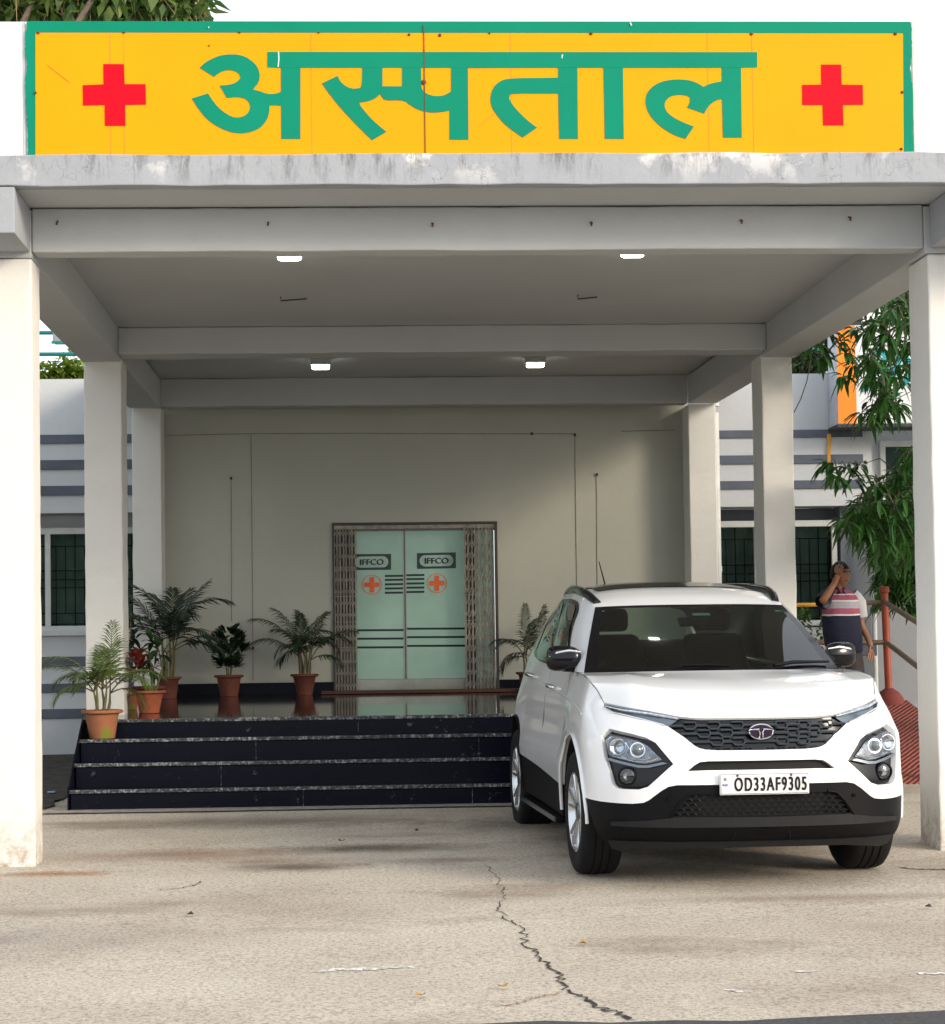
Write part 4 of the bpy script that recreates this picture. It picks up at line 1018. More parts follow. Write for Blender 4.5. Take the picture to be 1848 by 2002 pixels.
# headlamp pods
for o_ in skin('headlamp', M['gloss'], POD, off=-.030, sides=(1,-1), step=.04):
    sg = 1 if o_.data.vertices[0].co.x > 0 else -1
    def sk(name, mat, poly, off, rim=0):
        a = dens(poly); vs, fs = tri_fill(a, [], .03); b = MB()
        b.add([(sg*p.x, p.y, p.z) for p in (onring(a2s(x), w_, off) for x, w_ in vs)], fs); rims(b, [a], off, rim, (sg,))
        return sub(weld(b), name, mat, o_, smooth=40)
    LENS = [(3.58,.858),(3.80,.828),(3.66,.745),(3.55,.735),(2.62,.702),(2.4,.700),(2.16,.712),(2.02,.722),(2.38,.800),(2.62,.824),(3.05,.845)]
    sk('lamp_bowl', M['bowl'], LENS, -.022)
    # outline of light round the inside of the lens
    L2 = [(3.56,.848),(3.76,.822),(3.62,.752),(3.5,.742),(2.70,.712)]
    t = MB(); t.tube([(sg*p.x, p.y, p.z) for p in (onring(s, w_, -.010) for s, w_ in L2)], .005, 6)
    t.tube([(sg*p.x, p.y, p.z) for p in (onring(s, w_, -.010) for s, w_ in [(3.56,.848),(3.15,.838),(2.98,.808),(2.88,.776),(2.98,.755)])], .004, 6)
    t.tube([(sg*p.x, p.y, p.z) for p in (onring(s, w_, -.010) for s, w_ in [(2.70,.712),(2.42,.709),(2.2,.718),(2.10,.728)])], .005, 6)
    t.tube([(sg*p.x, p.y, p.z) for p in (onring(s, w_, -.012) for s, w_ in [(2.66,.724),(2.45,.722),(2.28,.733)])], .003, 6)
    sub(t, 'light_guide', M['chrome'], o_, smooth=50)
    for s, w_, r_, nm in ((3.30, .790, .047, 'reflector'), (2.66, .775, .043, 'projector')):
        c = onring(s, w_, -.020); nn = nrm(s, w_); nn = Vector((nn.x*.35, nn.y, nn.z*.4)).normalized()
        b = MB(); q = nn.to_track_quat('Z', 'Y').to_matrix()
        prof = [(r_, .004), (r_*.97, .020), (r_*.9, .020), (r_*.6, .009), (.004, .006)] if nm == 'reflector' else [(r_, .004), (r_*.98, .014), (r_*.86, .014), (r_*.80, .006), (r_*.74, .014), (r_*.55, .024), (r_*.28, .030), (.001, .032)]
        for rr, h in prof:
            for k in range(28):
                a = 2*math.pi*k/28; p = c + q @ Vector((rr*math.cos(a), rr*math.sin(a), h)); b.v.append((sg*p.x, p.y, p.z))
        b.f = [(i*28+k, i*28+(k+1)%28, (i+1)*28+(k+1)%28, (i+1)*28+k) for i in range(len(prof)-1) for k in range(28)]
        sub(b, nm, M['reflector'] if nm == 'reflector' else M['chrome'], o_, smooth=35)
        if nm == 'projector':
            b2 = MB(); prof = [(r_*.72,.015),(r_*.6,.026),(r_*.4,.034),(r_*.2,.038),(.001,.040)]
            for rr, h in prof:
                for k in range(24):
                    a = 2*math.pi*k/24; p = c + q @ Vector((rr*math.cos(a), rr*math.sin(a), h)); b2.v.append((sg*p.x, p.y, p.z))
            b2.f = [(i*24+k, i*24+(k+1)%24, (i+1)*24+(k+1)%24, (i+1)*24+k) for i in range(len(prof)-1) for k in range(24)]
            sub(b2, 'projector_lens', plain('projector_glass', (.10,.13,.14), .04, coat=1), o_, smooth=60)
    sk('lens', M['lens'], [(s*1.0, w_) for s, w_ in LENS], -.002)
    # dark step below the lens
    sk('pod_trim', M['dchrome'], [(3.74,.722),(3.66,.712),(2.62,.676),(2.35,.676),(2.0,.694),(1.88,.700),(2.0,.708),(2.38,.690),(2.62,.690),(3.6,.726)], -.004, .012)
# fog lamps
for sg in (1, -1):
    c = onring(3.02, .630, -.022); b = MB(); q = Vector((.25, -1, 0)).normalized().to_track_quat('Z', 'Y').to_matrix()
    def disc(prof, n=28):
        b = MB()
        for rr, h in prof:
            for k in range(n):
                a = 2*math.pi*k/n; p = c + q @ Vector((rr*math.cos(a), rr*math.sin(a), h)); b.v.append((sg*p.x, p.y, p.z))
        b.f = [(i*n+k, i*n+(k+1)%n, (i+1)*n+(k+1)%n, (i+1)*n+k) for i in range(len(prof)-1) for k in range(n)]; return b
    o_ = disc([(.052,-.02),(.052,.012),(.044,.016),(.041,.010)]).build('fog_lamp', M['satin'], car, smooth=40, local=True)
    sub(disc([(.041,.008),(.03,-.005),(.002,-.012)]), 'reflector', plain('fog_reflector', (.35,.36,.36), .2, .9, var=.6, scale=70), o_, smooth=50)
    sub(disc([(.041,.011),(.028,.017),(.012,.020),(.001,.021)]), 'lens', M['lens'], o_, smooth=60)
# lower bumper in black
BL = [(0,.2325),(1.0,.232),(1.8,.228),(2.6,.212),(3.2,.200),(3.7,.215),(4.1,.26),(4.45,.34),(v2s(-.46),.42)]
MESHP = [(0,.531),(1.22,.531),(1.42,.520),(1.58,.482),(1.78,.414),(1.70,.408),(0,.404)]
bump_ = WB[:-1] + [(v2s(-.452),.487)] + list(reversed(BL[:-1])) + [(0,.404)] + list(reversed(MESHP[1:-1])) + [(0,.531)]
fb = skin('front_bumper', M['satin'], bump_, off=-.002, rim=.03, sides='both', step=.05)[0]
mg = skin('lower_grille', M['black'], MESHP, off=-.028, sides='both')[0]
hx = MB()
for r_ in range(5):
    for k in range(-12, 13):
        u = (k+(.5 if r_ % 2 else 0))*.044; w_ = .418+r_*.0255
        if abs(u) > .50-(.085*(r_/4)): continue
        pts = [rpt(u+dx if abs(u+dx) > 1e-4 else 1e-4, w_+dz, -.010) for dx, dz in ((-.022,0),(-.013,.011),(.013,.011),(.022,0),(.013,-.011),(-.013,-.011),(-.022,0))]
        hx.tube(pts, .0026 if abs(u) < .36 else .0048, 4, cap=False)
sub(hx, 'grille_mesh', M['satin2'], mg)
for sg in (1, -1):   # side pieces of the lower grille and bumper ribs
    b = MB(); b.tube([(sg*p.x, p.y, p.z) for p in (onring(s, w_, .0) for s, w_ in [(1.24,.537),(1.45,.527),(1.62,.486),(1.86,.405),(1.80,.345)])], .008, 8); b.build('bumper_rib', M['satin'], car, smooth=50, local=True)
    c = onring(1.86, .508, .001); MB().lathe([(.0001,-.006),(.010,-.006),(.011,0),(.011,.004)], 16, (sg*c.x, c.y, c.z), 'y').build('parking_sensor', M['gloss'], car, smooth=40, local=True)
skin('bumper_lip', M['satin2'], [(0,.402),(1.72,.406),(2.4,.385),(3.6,.372),(3.6,.352),(1.9,.352),(0,.352)], off=.006, rim=.012, sides='both')
skin('chin_spoiler', M['satin2'], [(0,.2315),(1.8,.2275),(2.6,.2115),(3.2,.1995),(3.65,.213),(3.75,.262),(3.0,.262),(1.6,.262),(0,.262)], off=.007, rim=.015, sides='both')
tow = MB(); tow.tube([rpt(x if abs(x) > .001 else .001, w_, .002) for x, w_ in ((-.16,.275),(-.155,.31),(-.12,.332),(0,.334),(.12,.332),(.155,.31),(.16,.275))], .0028, 5); tow.build('tow_cover', M['black'], car, local=True)
# number plate
pl = MB(); py_ = rpt(.0001, .58, 0).y-.020
pl.box(-.250, .250, py_, py_+.012, .526, .646); plo = pl.build('number_plate', M['plate'], car, bevel=.006, local=True)
t = MB()
for k_, (ddx, ddz) in enumerate(((0,0),(.0035,.0012),(-.0035,-.0012),(.0018,-.0015),(-.0018,.0015))): text_mesh(t, 'OD33AF9305', .073, (.030+ddx, py_-.0015-.0003*k_, .5485+ddz), sx=.80, depth=.002, font_space=1.25)
xs = [v[0] for v in t.v]; cx_ = (max(xs)+min(xs))/2; kx = .405/(max(xs)-min(xs)); t.v = [((v[0]-cx_)*kx+.033, v[1], v[2]) for v in t.v]
sub(t, 'characters', M['platetxt'], plo)
t = MB(); text_mesh(t, 'IND', .013, (-.219, py_-.0015, .575), sx=1.0, bold=.01, depth=.001); sub(t, 'country_mark', M['blue'], plo)
t = MB(); t.box(-.228, -.212, py_-.001, py_-.0001, .604, .620); sub(t, 'hologram', plain('hologram_grey', (.22,.24,.24), .4, .5, var=.6, scale=200), plo)
t = MB(); t.tube([(-.243,py_-.001,.533),(-.243,py_-.001,.639),(.243,py_-.001,.639),(.243,py_-.001,.533),(-.243,py_-.001,.533)], .0012, 4); sub(t, 'border', M['platetxt'], plo)
for x in (-.15, .15): sub(MB().lathe([(.0001,-.006),(.006,-.005),(.007,0),(.007,.003)], 12, (x, py_, .632), 'y'), 'screw', M['rust'], plo)
# sills, arches, side steps
for sg in (1, -1):
    sill = [(v2s(.455),.493),(v2s(.7),.503),(v2s(1.2),.528),(v2s(1.8),.558),(v2s(2.25),.573),(v2s(2.30),.50),(v2s(2.27),.32),(v2s(.47),.30)]
    skin('side_cladding', M['satin'], sill, off=-.003, rim=.02, sides=(sg,))
    b = MB(); b.bar((sg*.90, .50, .27), (sg*.90, 2.22, .27), .11, .035); b.build('side_step', M['satin'], car, bevel=.01, local=True)
    b = MB(); b.bar((sg*.955, .52, .277), (sg*.955, 2.20, .277), .008, .03); b.build('step_trim', M['dchrome'], car, local=True)
    for cv in (0.0, 2.745):
        b = MB(); n = 30
        for i in range(n+1):
            a = math.pi*(.03+.94*i/n)
            for rr, xx in ((.452, .905), (.452, .55), (.1, .55)): b.v.append((sg*xx, cv-rr*math.cos(a), .37+rr*math.sin(a)))
        for i in range(n):
            for k in (0, 1): b.f.append((3*i+k, 3*i+k+1, 3*i+k+4, 3*i+k+3))
        b.build('wheel_well', M['black'], car, smooth=50, local=True)
        b = MB(); pts = []
        for i in range(31):
            a = math.pi*(-.02+1.04*i/30); v = cv-.462*math.cos(a); z = .37+.462*math.sin(a); s_v = v2s(v) if -.45 < v < 3.3 else (v2s(v))
            q = ring(s_v, z); pts.append((sg*(q.x+.001), q.y, z))
        b.tube(pts, .011, 6); b.build('arch_lip', M['paint'] if cv == 0 else M['satin'], car, smooth=60, local=True)
# inner black body so that nothing shows through
ib = MB(); ib.box(-.54, .54, -.72, 3.4, .24, .93).box(-.80, .80, .50, 2.25, .26, .93); ib.build('underbody', M['black'], car, local=True)
skin('rear_bumper', M['satin'], [(v2s(3.18),.578),(13.2,.558),(16,.558),(16,.25),(13.4,.26),(v2s(3.2),.32)], off=-.003, rim=.02, sides='both')
# upper body
NB = 40
belt = curve([(.795,.30,1.186),(.822,.42,1.190)]+[tuple(ring(s, w_)) for s, w_ in [(9,1.20),(10.3,1.225),(11.2,1.25),(12,1.27),(12.8,1.27)]]+[(.66,3.36,1.265)], NB)
roofe = curve([(.614,.92,1.597),(.628,1.03,1.630),(.645,1.25,1.672),(.648,1.6,1.700),(.612,2.2,1.710),(.555,2.75,1.700),(.51,3.15,1.66),(.48,3.34,1.60)], NB)
# keep the pillar raked: both curves advance together
def side_pt(t, h, off=0):
    i = min(max(t, 0), 1)*NB; k = int(min(i, NB-1)); f = i-k
    a = belt[k].lerp(belt[k+1], f); b = roofe[k].lerp(roofe[k+1], f)
    p = a.lerp(b, h); bul = .035*math.sin(math.pi*h)*min(1, t*8+.1)*(1-.75*t)
    d = Vector((1, -.12, .25)).normalized(); return p + d*(bul+off)
for sg in (1, -1):
    def grid(t0, t1, h0, h1, nt_, nh, off=0.0, fn=None):
        b = MB()
        for i in range(nt_+1):
            for j in range(nh+1):
                p = side_pt(t0+(t1-t0)*i/nt_, h0+(h1-h0)*j/nh, off); b.v.append((sg*p.x, p.y, p.z))
        b.f = [(i*(nh+1)+j, (i+1)*(nh+1)+j, (i+1)*(nh+1)+j+1, i*(nh+1)+j+1) for i in range(nt_) for j in range(nh)]
        return b
    grid(0, 1, 0, 1, 44, 12).build('roof_pillars', M['paint'], car, smooth=50, local=True)
    def wpoly(name, mat, pts, off):
        vs, fs = tri_fill(pts, [], .04); b = MB()
        b.add([(sg*p.x, p.y, p.z) for p in (side_pt(t, h, off) for t, h in vs)], fs); return b.build(name, mat, car, smooth=50, local=True)
    out_ = [(.085,.02),(.13,.30),(.125,.60),(.11,.80),(.14,.90),(.2,.93),(.5,.93),(.72,.88),(.86,.62),(.88,.45),(.82,.30),(.70,.03)]
    out_ = rnd(out_, 2)
    wpoly('window_surround', M['gloss'], out_, .004)
    def inset(a): return [(x+(.0), y) for x, y in a]
    wpoly('side_window', M['tint'], rnd([(.115,.06),(.155,.45),(.15,.82),(.19,.87),(.37,.88),(.385,.06)], 1), .009)
    wpoly('side_window', M['tint'], rnd([(.415,.06),(.40,.88),(.64,.86),(.68,.62),(.67,.06)], 1), .009)
    wpoly('side_window', M['tint'], rnd([(.70,.12),(.71,.62),(.69,.82),(.80,.65),(.84,.46),(.78,.30)], 1), .009)
    # shut lines, drawn as thin rubber gaps on the side
    for pts in ([(7.75,1.185),(7.60,1.06),(7.55,.9),(7.56,.74),(7.6,.66),(7.45,.53)], [(9.15,1.20),(9.12,1.0),(9.1,.8),(9.1,.545)], [(10.75,1.23),(10.72,1.05),(10.55,.93)]):
        MB().tube([(sg*p.x, p.y, p.z) for p in (onring(s, w_, -.0015) for s, w_ in pts)], .0045, 5).build('door_gap', M['seamc'], car, local=True)
    # waist crease highlight
    cr_ = [(s, 1.01+.036*(s-7)) for s in (5.6,6.4,7.2,8,9,10,11,11.8)]
    b = MB(); b.tube([(sg*p.x, p.y, p.z) for p in (onring(s, w_, -.006) for s, w_ in cr_)], .010, 8); b.build('waist_crease', M['paint'], car, smooth=60, local=True)
    for s0 in (8.75, 10.35):
        w0 = 1.045+.036*(s0-7.9)
        b = MB(); b.tube([(sg*p.x, p.y, p.z) for p in (onring(s0+ds, w0+dz, o_) for ds, dz, o_ in ((-.22,-.002,.004),(-.18,0,.028),(0,.002,.036),(.14,.004,.028),(.2,.004,.004)))], [.012,.014,.015,.014,.012], 10); b.build('door_handle', M['chrome'], car, smooth=60, local=True)
    # roof rails
    b = MB(); rp = [(.588,.99,1.622),(.610,1.12,1.668),(.622,1.30,1.706),(.600,1.75,1.738),(.560,2.2,1.752),(.515,2.65,1.745),(.485,2.95,1.722),(.475,3.08,1.680)]
    b.tube([(sg*x, y, z) for x, y, z in curve(rp, 24)], .026, 10); b.build('roof_rail', M['gloss'], car, smooth=60, local=True)
    # mirror: stalk, cap and glass
    b = MB(); mc = Vector((.880, .56, 1.280)); n1, n2 = 14, 20
    for i in range(n1+1):
        th = math.pi*i/n1
        for j in range(n2):
            ph = 2*math.pi*j/n2; x = math.cos(th); r_ = math.sin(th)
            sx_ = math.copysign(abs(x)**.75, x)*0.104; yy = math.copysign(abs(math.cos(ph))**.9, math.cos(ph))*r_**.6*.085; zz_ = math.copysign(abs(math.sin(ph))**.75, math.sin(ph))*r_**.55*.080
            if yy > 0: yy *= .25
            b.v.append((sg*(mc.x+sx_), mc.y+yy+.25*sx_, mc.z+zz_*(1+.9*sx_)-.006))
    b.f = [(i*n2+j, i*n2+(j+1)%n2, (i+1)*n2+(j+1)%n2, (i+1)*n2+j) for i in range(n1) for j in range(n2)]
    mo = b.build('door_mirror', M['gloss'], car, smooth=60, local=True)
    st_ = MB(); st_.hexa([(sg*.79,.50,1.185),(sg*.87,.50,1.19),(sg*.89,.60,1.19),(sg*.79,.64,1.185),(sg*.79,.51,1.225),(sg*.90,.51,1.23),(sg*.92,.60,1.23),(sg*.79,.64,1.225)]); sub(st_, 'mirror_foot', M['satin'], mo, bevel=.01)
    tr_ = MB(); tr_.tube([(sg*.785,.475,1.312),(sg*.855,.482,1.322),(sg*.925,.50,1.310),(sg*.97,.53,1.285)], [.006,.010,.010,.005], 8); sub(tr_, 'mirror_trim', M['chrome'], mo, smooth=60)
# roof
zc_ = ([0,.07,.15,.3,.5,.7,.85,1], [1.606,1.668,1.716,1.768,1.785,1.778,1.735,1.65]); NX = 14
def roof_pt(t, x, off=0):
    i = t*NB; k = int(min(i, NB-1)); f = i-k; e = roofe[k].lerp(roofe[k+1], f)
    vc = e.y-.07*(1-t)**3; zc = np.interp(t, *zc_)
    return Vector((e.x*x, e.y+(vc-e.y)*(1-x*x), e.z+(zc-e.z)*(1-abs(x)**3.2)+off))
def roof_grid(t0, t1, x1, nt_, off):
    b = MB()
    for i in range(nt_+1):
        for j in range(-NX, NX+1):
            t = t0+(t1-t0)*i/nt_; b.v.append(tuple(roof_pt(t, x1*j/NX, off)))
    W2 = 2*NX+1; b.f = [(i*W2+j, i*W2+j+1, (i+1)*W2+j+1, (i+1)*W2+j) for i in range(nt_) for j in range(2*NX)]; return b
roof_grid(0, 1, 1, 40, 0).build('roof', M['paint'], car, smooth=50, local=True)
b = roof_grid(.19, .80, .80, 30, .006)
for idx, v in enumerate(b.v):      # rounded front corners of the glass roof
    pass
b.build('glass_roof', M['gloss'], car, smooth=60, local=True)
MB().tube([(-.18, 2.95, 1.74), (-.18, 3.02, 1.80), (-.20, 3.16, 1.98)], [.012,.006,.0035], 8).build('antenna', M['black'], car, smooth=60, local=True)
# windscreen
def ws(x, h, off=0):
    c = Vector((.795*x, .035+.265*x*x, 1.192-.006*x*x)); t_ = roof_pt(0, x)
    p = c.lerp(t_, h); return p + Vector((0, -.5, .85)).normalized()*(.028*math.sin(math.pi*h)*(1-.3*x*x)+off)
def ws_grid(x0, x1, h0, h1, nx, nh, off=0):
    b = MB()
    for i in range(nx+1):
        for j in range(nh+1): b.v.append(tuple(ws(x0+(x1-x0)*i/nx, h0+(h1-h0)*j/nh, off)))
    b.f = [(i*(nh+1)+j, (i+1)*(nh+1)+j, (i+1)*(nh+1)+j+1, i*(nh+1)+j+1) for i in range(nx) for j in range(nh)]; return b
WS = [(-.90,.06),(-.85,.045),(.85,.045),(.90,.06),(.915,.12),(.93,.85),(.925,.93),(.90,.955),(-.90,.955),(-.925,.93),(-.93,.85),(-.915,.12)]
wo_ = ws_grid(-1, 1, 0, 1, 30, 14, .0005)
outer = []
for i in range(41): outer.append((-1+2*i/40, 0))
for i in range(1, 15): outer.append((1, i/14))
for i in range(1, 41): outer.append((1-2*i/40, 1))
for i in range(1, 14): outer.append((-1, 1-i/14))
wsd = []
for i in range(len(WS)):
    a, b_ = WS[i], WS[(i+1) % len(WS)]; k = max(1, int(math.dist(a, b_)/.06)); wsd += [(a[0]+(b_[0]-a[0])*j/k, a[1]+(b_[1]-a[1])*j/k) for j in range(k)]
vs, fs = tri_fill(outer, [wsd], .08); b = MB(); b.add([tuple(ws(x, h)) for x, h in vs], fs); fo = b.build('windscreen', M['gloss'], car, smooth=60, local=True)
vs, fs = tri_fill(wsd, [], .08); b = MB(); b.add([tuple(ws(x, h)) for x, h in vs], fs); sub(b, 'windscreen_glass', M['wshield'], fo, smooth=60)
sub(ws_grid(-.04, .135, .80, .845, 6, 2, -.006), 'permit_sticker', plain('sticker_mint', (.35,.62,.50), .5), fo)
sub(ws_grid(.855, .93, .88, .91, 3, 1, -.006), 'small_sticker', plain('sticker_bright_green', (.1,.62,.35), .5), fo)
sub(ws_grid(-.93, -.90, .915, .94, 2, 1, -.004), 'small_sticker', M['plate'], fo)
for a, b_, c_ in (((-.30,.03),(-.1,.035),(.06,.02)), ((.42,.02),(.6,.055),(.93,.06))):
    MB().tube([tuple(ws(*p, .022)) for p in (a, b_, c_)], [.010,.012,.007], 8).build('wiper', M['satin'], car, smooth=60, local=True)
b = MB(); b.hexa([(-.76,.12,1.05),(.76,.12,1.05),(.76,.45,1.05),(-.76,.45,1.05),(-.74,.30,1.165),(.74,.30,1.165),(.74,.62,1.15),(-.74,.62,1.15)])
b.build('scuttle', M['cabin'], car, bevel=.02, local=True)
# cabin
MB().box(-.84, .84, .6, 3.3, .93, .98).build('cabin_floor', M['cabin'], car, local=True)
MB().hexa([(-.72,.84,.95),(.72,.84,.95),(.70,1.1,.95),(-.70,1.1,.95),(-.74,.55,1.17),(.74,.55,1.17),(.70,1.02,1.19),(-.70,1.02,1.19)]).build('dashboard', M['cabin'], car, bevel=.03, local=True)
sw = MB(); P = [(-.36+.19*math.cos(a), 1.18+.07*math.sin(a)*.6, 1.13+.165*math.sin(a)) for a in [2*math.pi*k/32 for k in range(33)]]
sw.tube(P, .015, 8); swo = sw.build('steering_wheel', M['cabin'], car, smooth=60, local=True)
sub(MB().bar((-.54,1.18,1.12), (-.18,1.18,1.12), .05, .02).lathe([(.0001,-.03),(.055,-.02),(.06,.02)], 16, (-.36,1.18,1.12), 'y'), 'wheel_hub', M['cabin'], swo)
for x in (-.36, .36):
    b = MB(); b.hexa([(x-.25,1.55,.95),(x+.25,1.55,.95),(x+.25,1.75,.95),(x-.25,1.75,.95),(x-.21,1.78,1.42),(x+.21,1.78,1.42),(x+.20,1.90,1.42),(x-.20,1.90,1.42)])
    so_ = b.build('front_seat', M['seat'], car, bevel=.05, local=True)
    sub(MB().box(x-.13, x+.13, 1.80, 1.90, 1.44, 1.60), 'headrest', M['seat'], so_, bevel=.04)
MB().box(-.66, .66, 2.62, 2.80, .95, 1.38).build('rear_seat', M['seat'], car, bevel=.05, local=True)
MB().box(-.74, .74, 3.22, 3.25, .95, 1.25).build('boot_wall', M['cabin'], car, local=True)
b = MB(); b.hexa([tuple(ws(-.17,.77,-.05)),tuple(ws(.11,.77,-.05)),tuple(ws(.11,.77,-.08)),tuple(ws(-.17,.77,-.08)),tuple(ws(-.17,.895,-.05)),tuple(ws(.11,.895,-.05)),tuple(ws(.11,.895,-.08)),tuple(ws(-.17,.895,-.08))])
b.build('inner_mirror', M['cabin'], car, bevel=.015, local=True)
# rear screen and tail
rs = MB()
for i in range(13):
    for j in range(7):
        x = -1+2*i/12; h = j/6; a = Vector((.65*x, 3.44-.06*x*x, 1.258)); c = roof_pt(1, x); p = a.lerp(c, h)
        rs.v.append(tuple(p+Vector((0, .03*math.sin(math.pi*h)+.004, 0))))
rs.f = [(i*7+j, (i+1)*7+j, (i+1)*7+j+1, i*7+j+1) for i in range(12) for j in range(6)]
rs.build('rear_screen', M['wshield'], car, smooth=60, local=True)
MB().add([(-.66,3.38,1.20),(.66,3.38,1.20),(.62,3.44,1.256),(-.62,3.44,1.256),(-.6,3.64,1.20),(.6,3.64,1.20)], [(0,1,2,3),(4,5,2,3)]).build('boot_lid_top', M['paint'], car, local=True)
# wheels
def wheel(cx, cy, sg):
    b = MB(); T = [( .218,-.10),(.245,-.112),(.30,-.122),(.340,-.118),(.357,-.104),(.365,-.080),(.3655,-.05),(.359,-.047),(.359,-.040),(.366,-.037),(.366,-.006),(.359,-.003),(.359,.003),(.366,.006),(.366,.037),(.359,.040),(.359,.047),(.3655,.05),(.365,.08),(.357,.104),(.340,.118),(.30,.122),(.245,.112),(.218,.10)]
    zc = .365+.002
    o = b.lathe(T, 56, (cx, cy, zc), 'x').build('wheel', M['rubber'], car, smooth=40, local=True)
    rim_ = MB(); X = sg
    rim_.lathe([(.232,sg*.098),(.236,sg*.112),(.228,sg*.116),(.216,sg*.104),(.205,sg*.06),(.20,-sg*.09)], 56, (cx, cy, zc), 'x')
    sub(rim_, 'rim', M['alloy'], o, smooth=40)
    sub(MB().lathe([(.205,sg*.02),(.0001,sg*.02)], 40, (cx, cy, zc), 'x'), 'brake_disc', M['black'], o)
    sp = MB()
    for k in range(5):
        a = 2*math.pi*k/5+.35
        for da, wd in ((-.20, .030), (.20, .030)):
            pts = []
            for r_, xx, spread in ((.035, .085, .35), (.10, .092, .75), (.16, .100, 1.0), (.222, .106, 1.12)):
                an = a+da*spread; pts.append((Vector((cx+sg*xx, cy+r_*math.cos(an), zc+r_*math.sin(an))), an))
            n0 = len(sp.v)
            for p, an in pts:
                tn = Vector((0, -math.sin(an), math.cos(an)))*wd*.5
                for q_ in (p+tn, p+tn*.6+Vector((sg*.008,0,0)), p-tn*.6+Vector((sg*.008,0,0)), p-tn, p-tn-Vector((sg*.025,0,0)), p+tn-Vector((sg*.025,0,0))): sp.v.append(tuple(q_))
            for i in range(len(pts)-1):
                for j in range(6): sp.f.append((n0+i*6+j, n0+i*6+(j+1)%6, n0+(i+1)*6+(j+1)%6, n0+(i+1)*6+j))
        n0 = len(sp.v)
    sub(sp, 'spokes', M['alloy'], o, smooth=40)
    sub(MB().lathe([(.062,sg*.06),(.060,sg*.094),(.045,sg*.102),(.0001,sg*.104)], 24, (cx, cy, zc), 'x'), 'hub_cap', M['dchrome'], o, smooth=40)
for cy in (0, 2.745):
    for sg in (-1, 1): wheel(sg*.800, cy, sg)
for ob in list(car.children):
    if ob.type == 'MESH': pass
# ================================================================ potted plants
def pot(root, cx, cy, z, rt, rb, h, mat, name='pot'):
    b = MB(); n = 36
    prof = [(rb*.3, z), (rb, z), (rb*1.02, z+.01), (rt*.80, z+h*.84), (rt*.86, z+h*.87), (rt*1.0, z+h*.90), (rt*1.02, z+h*.95), (rt*.985, z+h), (rt*.88, z+h*.99), (rt*.84, z+h*.9), (rt*.8, z+h*.82)]
    b.lathe(prof, n, (cx, cy, 0)); o = b.build(name, mat, root, smooth=45)
    b = MB(); b.lathe([(rt*.84, z+h*.86), (rt*.4, z+h*.90), (.0001, z+h*.91)], 24, (cx, cy, 0)); b.build('soil', M['potsoil'], root, smooth=60)
    return o
def frond(lb, sb, base, az, L, rise, droop, leaf, n=22, wid=.012, curl=0.0):
    """one arching palm frond: a stalk and two rows of narrow leaflets"""
    P = []; d = Vector((math.cos(az), math.sin(az), 0)); p = Vector(base); K = 14
    for i in range(K+1):
        t = i/K; ang = rise - droop*t**1.6
        if i: p = p + (d*math.cos(ang)+Vector((0,0,1))*math.sin(ang))*L/K
        P.append(p.copy())
    sb.tube(P, [.006*(1-.8*i/K)+.001 for i in range(K+1)], 5, cap=False)
    side = Vector((-math.sin(az), math.cos(az), 0))
    for i in range(n):
        t = .22+.78*i/(n-1); k = min(int(t*K), K-1); q = P[k].lerp(P[k+1], t*K-k); tg = (P[k+1]-P[k]).normalized()
        ll = leaf*(.55+.9*math.sin(math.pi*min(1, t*.85+.12)))*(1 if t < .96 else .8)*random.uniform(.85, 1.1)
        for sg in (-1, 1):
            dd = (side*sg*(.95-.35*t) + tg*(.55+.55*t) + Vector((0,0,random.uniform(-.22,.10)))).normalized()
            up = tg.cross(dd).normalized()*sg; wv = tg*wid*.5
            a = q; mid = q+dd*ll*.5+Vector((0,0,-.03*ll)); e = q+dd*ll+Vector((0,0,-.30*ll-curl*ll))
            w2 = dd.cross(up).normalized()*wid*.5
            nb = len(lb.v); lb.v += [tuple(a-w2*.4), tuple(a+w2*.4), tuple(mid+w2), tuple(mid-w2), tuple(e)]
            lb.f += [(nb, nb+1, nb+2, nb+3), (nb+3, nb+2, nb+4)]
def palm(name, label, cx, cy, z, rt, rb, h, matp, fr, lmat, group='potted plants on the steps and landing', leaf=.13, wid=.011, seed=1, canes=5, cane_h=.22, curl=0):
    random.seed(seed)
    root = empty(name, (cx, cy, z), label, 'potted palm', group)
    pot(root, cx, cy, z, rt, rb, h, matp)
    lb, sb = MB(), MB(); zt = z+h*.9
    tops = []
    for c in range(canes):
        a = 2*math.pi*c/canes; p0 = Vector((cx+.05*math.cos(a), cy+.05*math.sin(a), zt)); p1 = Vector((cx+.07*math.cos(a+.4), cy+.06*math.sin(a+.4), zt+cane_h*random.uniform(.6, 1.1)))
        sb.tube([p0, p0.lerp(p1, .5)+Vector((.005,0,0)), p1], [.016, .012, .007], 7); tops.append(p1)
    for i, f in enumerate(fr):
        az_, L, rise, droop = f; frond(lb, sb, tops[i % canes], R(az_), L, R(rise), R(droop), leaf, wid=wid, curl=curl)
    lb.build('foliage', lmat, root); sb.build('stem', M['stem'], root, smooth=60)
    return root
